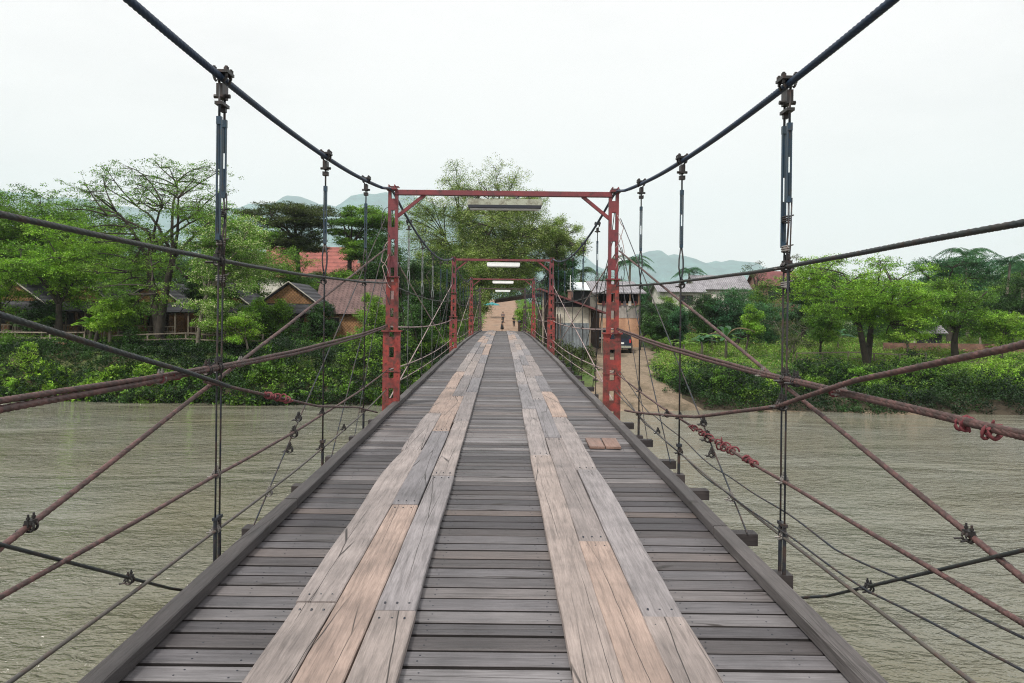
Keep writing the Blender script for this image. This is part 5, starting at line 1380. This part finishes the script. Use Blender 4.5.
# ------------------------------------------------------------------ people
def skin_body(name, joints, edges, mat, parent, origin_i=0):
    me = bpy.data.meshes.new(name); me.from_pydata([j[:3] for j in joints], edges, [])
    o = bpy.data.objects.new(name, me); COL.objects.link(o); o.parent = parent
    me.materials.append(mat)
    md = o.modifiers.new('skin', 'SKIN'); md.use_smooth_shade = True
    lay = me.skin_vertices[0] if me.skin_vertices else None
    if lay is None:
        bpy.context.view_layer.update(); lay = me.skin_vertices[0]
    for i, j in enumerate(joints):
        lay.data[i].radius = (j[3], j[4] if len(j) > 4 else j[3]); lay.data[i].use_root = (i == origin_i)
    sb = o.modifiers.new('sub', 'SUBSURF'); sb.levels = 1; sb.render_levels = 2
    return o
def person(label, loc, rz, shirt, trousers, arm='down', stride=.12, skirt=False, h=1.62):
    e = empty('person', loc, rz, label, 'person'); k = h/1.7
    S = lambda *a: tuple(v*k for v in a)
    el = (.27, .0, 1.08) if arm == 'down' else (.26, -.10, 1.12)
    ha = (.28, -.06, .82) if arm == 'down' else (.20, -.42, 1.15)
    J = [S(0, 0, .92, .13, .10), S(0, 0, 1.12, .12, .085), S(0, 0, 1.32, .15, .10), S(0, 0, 1.45, .06, .06), S(0, -.01, 1.52, .055, .06), S(0, -.02, 1.60, .085, .10), S(0, -.01, 1.68, .06, .07),
         S(.17, 0, 1.40, .055), S(*el, .042), S(*ha, .03), S(ha[0], ha[1] - .05, ha[2] - .06, .035, .02),
         S(-.17, 0, 1.40, .055), S(-.27, .02, 1.1, .042), S(-.27, -.05, .84, .03), S(-.27, -.08, .76, .035, .02),
         S(.09, 0, .84, .09), S(.10, -stride*.5, .48, .06), S(.10, -stride*.3, .09, .04), S(.11, -stride*.3 - .13, .035, .035),
         S(-.09, 0, .84, .09), S(-.10, stride*.2, .48, .06), S(-.10, stride, .09, .04), S(-.11, stride - .13, .035, .035)]
    E = [(0, 1), (1, 2), (2, 3), (3, 4), (4, 5), (5, 6), (2, 7), (7, 8), (8, 9), (9, 10), (2, 11), (11, 12), (12, 13), (13, 14), (0, 15), (15, 16), (16, 17), (17, 18), (0, 19), (19, 20), (20, 21), (21, 22)]
    skin_body('body', J, E, M['skin'], e)
    g = 1.14
    def sub(ids, extra=.015):
        mp = {a: i for i, a in enumerate(ids)}
        return [tuple(J[a][:3]) + ((J[a][3] + extra), (J[a][4] if len(J[a]) > 4 else J[a][3]) + extra) for a in ids], [(mp[a], mp[b_]) for a, b_ in E if a in mp and b_ in mp]
    j, ed = sub([0, 1, 2, 7, 8, 11, 12]); skin_body('shirt', j, ed, M[shirt], e)
    if skirt:
        MB().tube([(0, 0, .96*k), (0, 0, .6*k), (0, 0, .3*k)], [.15*k, .2*k, .24*k], 12).build('skirt', M[trousers], e, smooth=True)
    else:
        j, ed = sub([0, 15, 16, 17, 19, 20, 21]); skin_body('trousers', j, ed, M[trousers], e)
    hb = MB()
    for i in range(7):
        a = i/6*math.pi*.62
        pass
    hb.tube([(0, .0, 1.56*k), (0, .02*k, 1.63*k), (0, .015*k, 1.69*k), (0, .0, 1.73*k), (0, 0, 1.75*k)], [.07*k, .10*k, .095*k, .065*k, .015*k], 12).build('hair', M['hair'], e, smooth=True)
    fc = MB()
    for s in (-1, 1):
        fc.box((s*.03*k, -.105*k, 1.615*k), (.018*k, .012*k, .01*k), mi=0)
    fc.build('eyes', [M['hair']], e)
    nb = MB().add([(-.012*k, -.10*k, 1.58*k), (.012*k, -.10*k, 1.58*k), (0, -.135*k, 1.585*k), (0, -.10*k, 1.615*k)], [np.array([[0, 2, 1], [0, 3, 2], [1, 2, 3]])])
    nb.build('nose', M['skin'], e)
    return e
person('nearest person on the dirt track in long dark clothes, one arm reaching out', (0.0, 97, gz(0, 97)), R(100), 'black_cloth', 'black_cloth', 'out', .05, True)
person('person in a greyish top walking up behind the nearest one', (0.1, 112, gz(.1, 112)), R(180), 'grey_cloth', 'black_cloth', 'down', .14)
person('person in black standing alone on the right of the dirt track', (1.62, 106, gz(1.62, 106)), R(10), 'black_cloth', 'black_cloth', 'down', .04)

# ------------------------------------------------------------------ haze
hz = MB().box((0, 3300, 500), (13000, 6900, 1036)).build('haze', bpy.data.materials.new('haze_air'))
tag(hz, kind='stuff')
hmn = hz.data.materials[0]; hmn.use_nodes = True; nt = hmn.node_tree; nt.nodes.clear()
out = nt.nodes.new('ShaderNodeOutputMaterial'); vol = nt.nodes.new('ShaderNodeVolumePrincipled')
vol.inputs['Density'].default_value = .00015; vol.inputs['Color'].default_value = (.82, .94, 1.0, 1); vol.inputs['Anisotropy'].default_value = .0
nt.links.new(vol.outputs[0], out.inputs['Volume'])

# ------------------------------------------------------------------ world, sun, camera
SUN_EL, SUN_AZ = 52, 215   # azimuth, degrees clockwise from +Y
w = bpy.data.worlds.new('World'); scene.world = w; w.use_nodes = True; nt = w.node_tree
bg = nt.nodes['Background']; sky = nt.nodes.new('ShaderNodeTexSky'); sky.sky_type = 'NISHITA'; sky.sun_disc = False
sky.sun_elevation = R(SUN_EL); sky.sun_rotation = R(SUN_AZ); sky.air_density = 1.5; sky.dust_density = 3.0
tc = nt.nodes.new('ShaderNodeTexCoord'); mp = nt.nodes.new('ShaderNodeMapping'); mp.inputs['Scale'].default_value = (1, 1, 3)
nt.links.new(tc.outputs['Generated'], mp.inputs[0])
nz = noise(nt, mp.outputs[0], 2.2, 5, .55)
cl = ramp(nt, nz, [(.30, 8.0), (.48, 8.45), (.7, 8.7)])
cov = ramp(nt, nz, [(.25, .93), (.5, .98)])
c_ = mix(nt, sky.outputs[0], mix(nt, cl, (1, .968, .965), 1.0, 'MULTIPLY'), cov)
nt.links.new(c_, bg.inputs['Color']); bg.inputs['Strength'].default_value = .1
sl = bpy.data.lights.new('sun', 'SUN'); sl.energy = 3.0; sl.angle = R(10); sl.color = (1, .95, .87)
so = bpy.data.objects.new('sun', sl); COL.objects.link(so)
az, el = R(SUN_AZ), R(SUN_EL)
dirv = Vector((math.sin(az)*math.cos(el), math.cos(az)*math.cos(el), math.sin(el)))
so.rotation_euler = dirv.to_track_quat('Z', 'Y').to_euler()
so.location = (0, 0, 30)

cam = bpy.data.cameras.new('camera'); co = bpy.data.objects.new('camera', cam); COL.objects.link(co)
cam.sensor_width = 36; cam.lens = 27; cam.shift_x = 9.7/1024; cam.shift_y = -28.5/1024
cam.clip_start = .05; cam.clip_end = 20000
co.matrix_world = Matrix.Translation((0, 0, EYE)) @ Matrix.Rotation(R(90), 4, 'X') @ Matrix.Rotation(R(.65), 4, 'Z')
scene.camera = co
scene.view_settings.view_transform = 'Standard'; scene.view_settings.look = 'None'
scene.view_settings.exposure = .38; scene.view_settings.gamma = 1
scene.cycles.denoising_prefilter = 'NONE'; scene.cycles.pixel_filter_type = 'BLACKMAN_HARRIS'; scene.cycles.filter_width = 1.1
scene.cycles.volume_bounces = 1; scene.cycles.max_bounces = 6
scene.cycles.transparent_max_bounces = 4
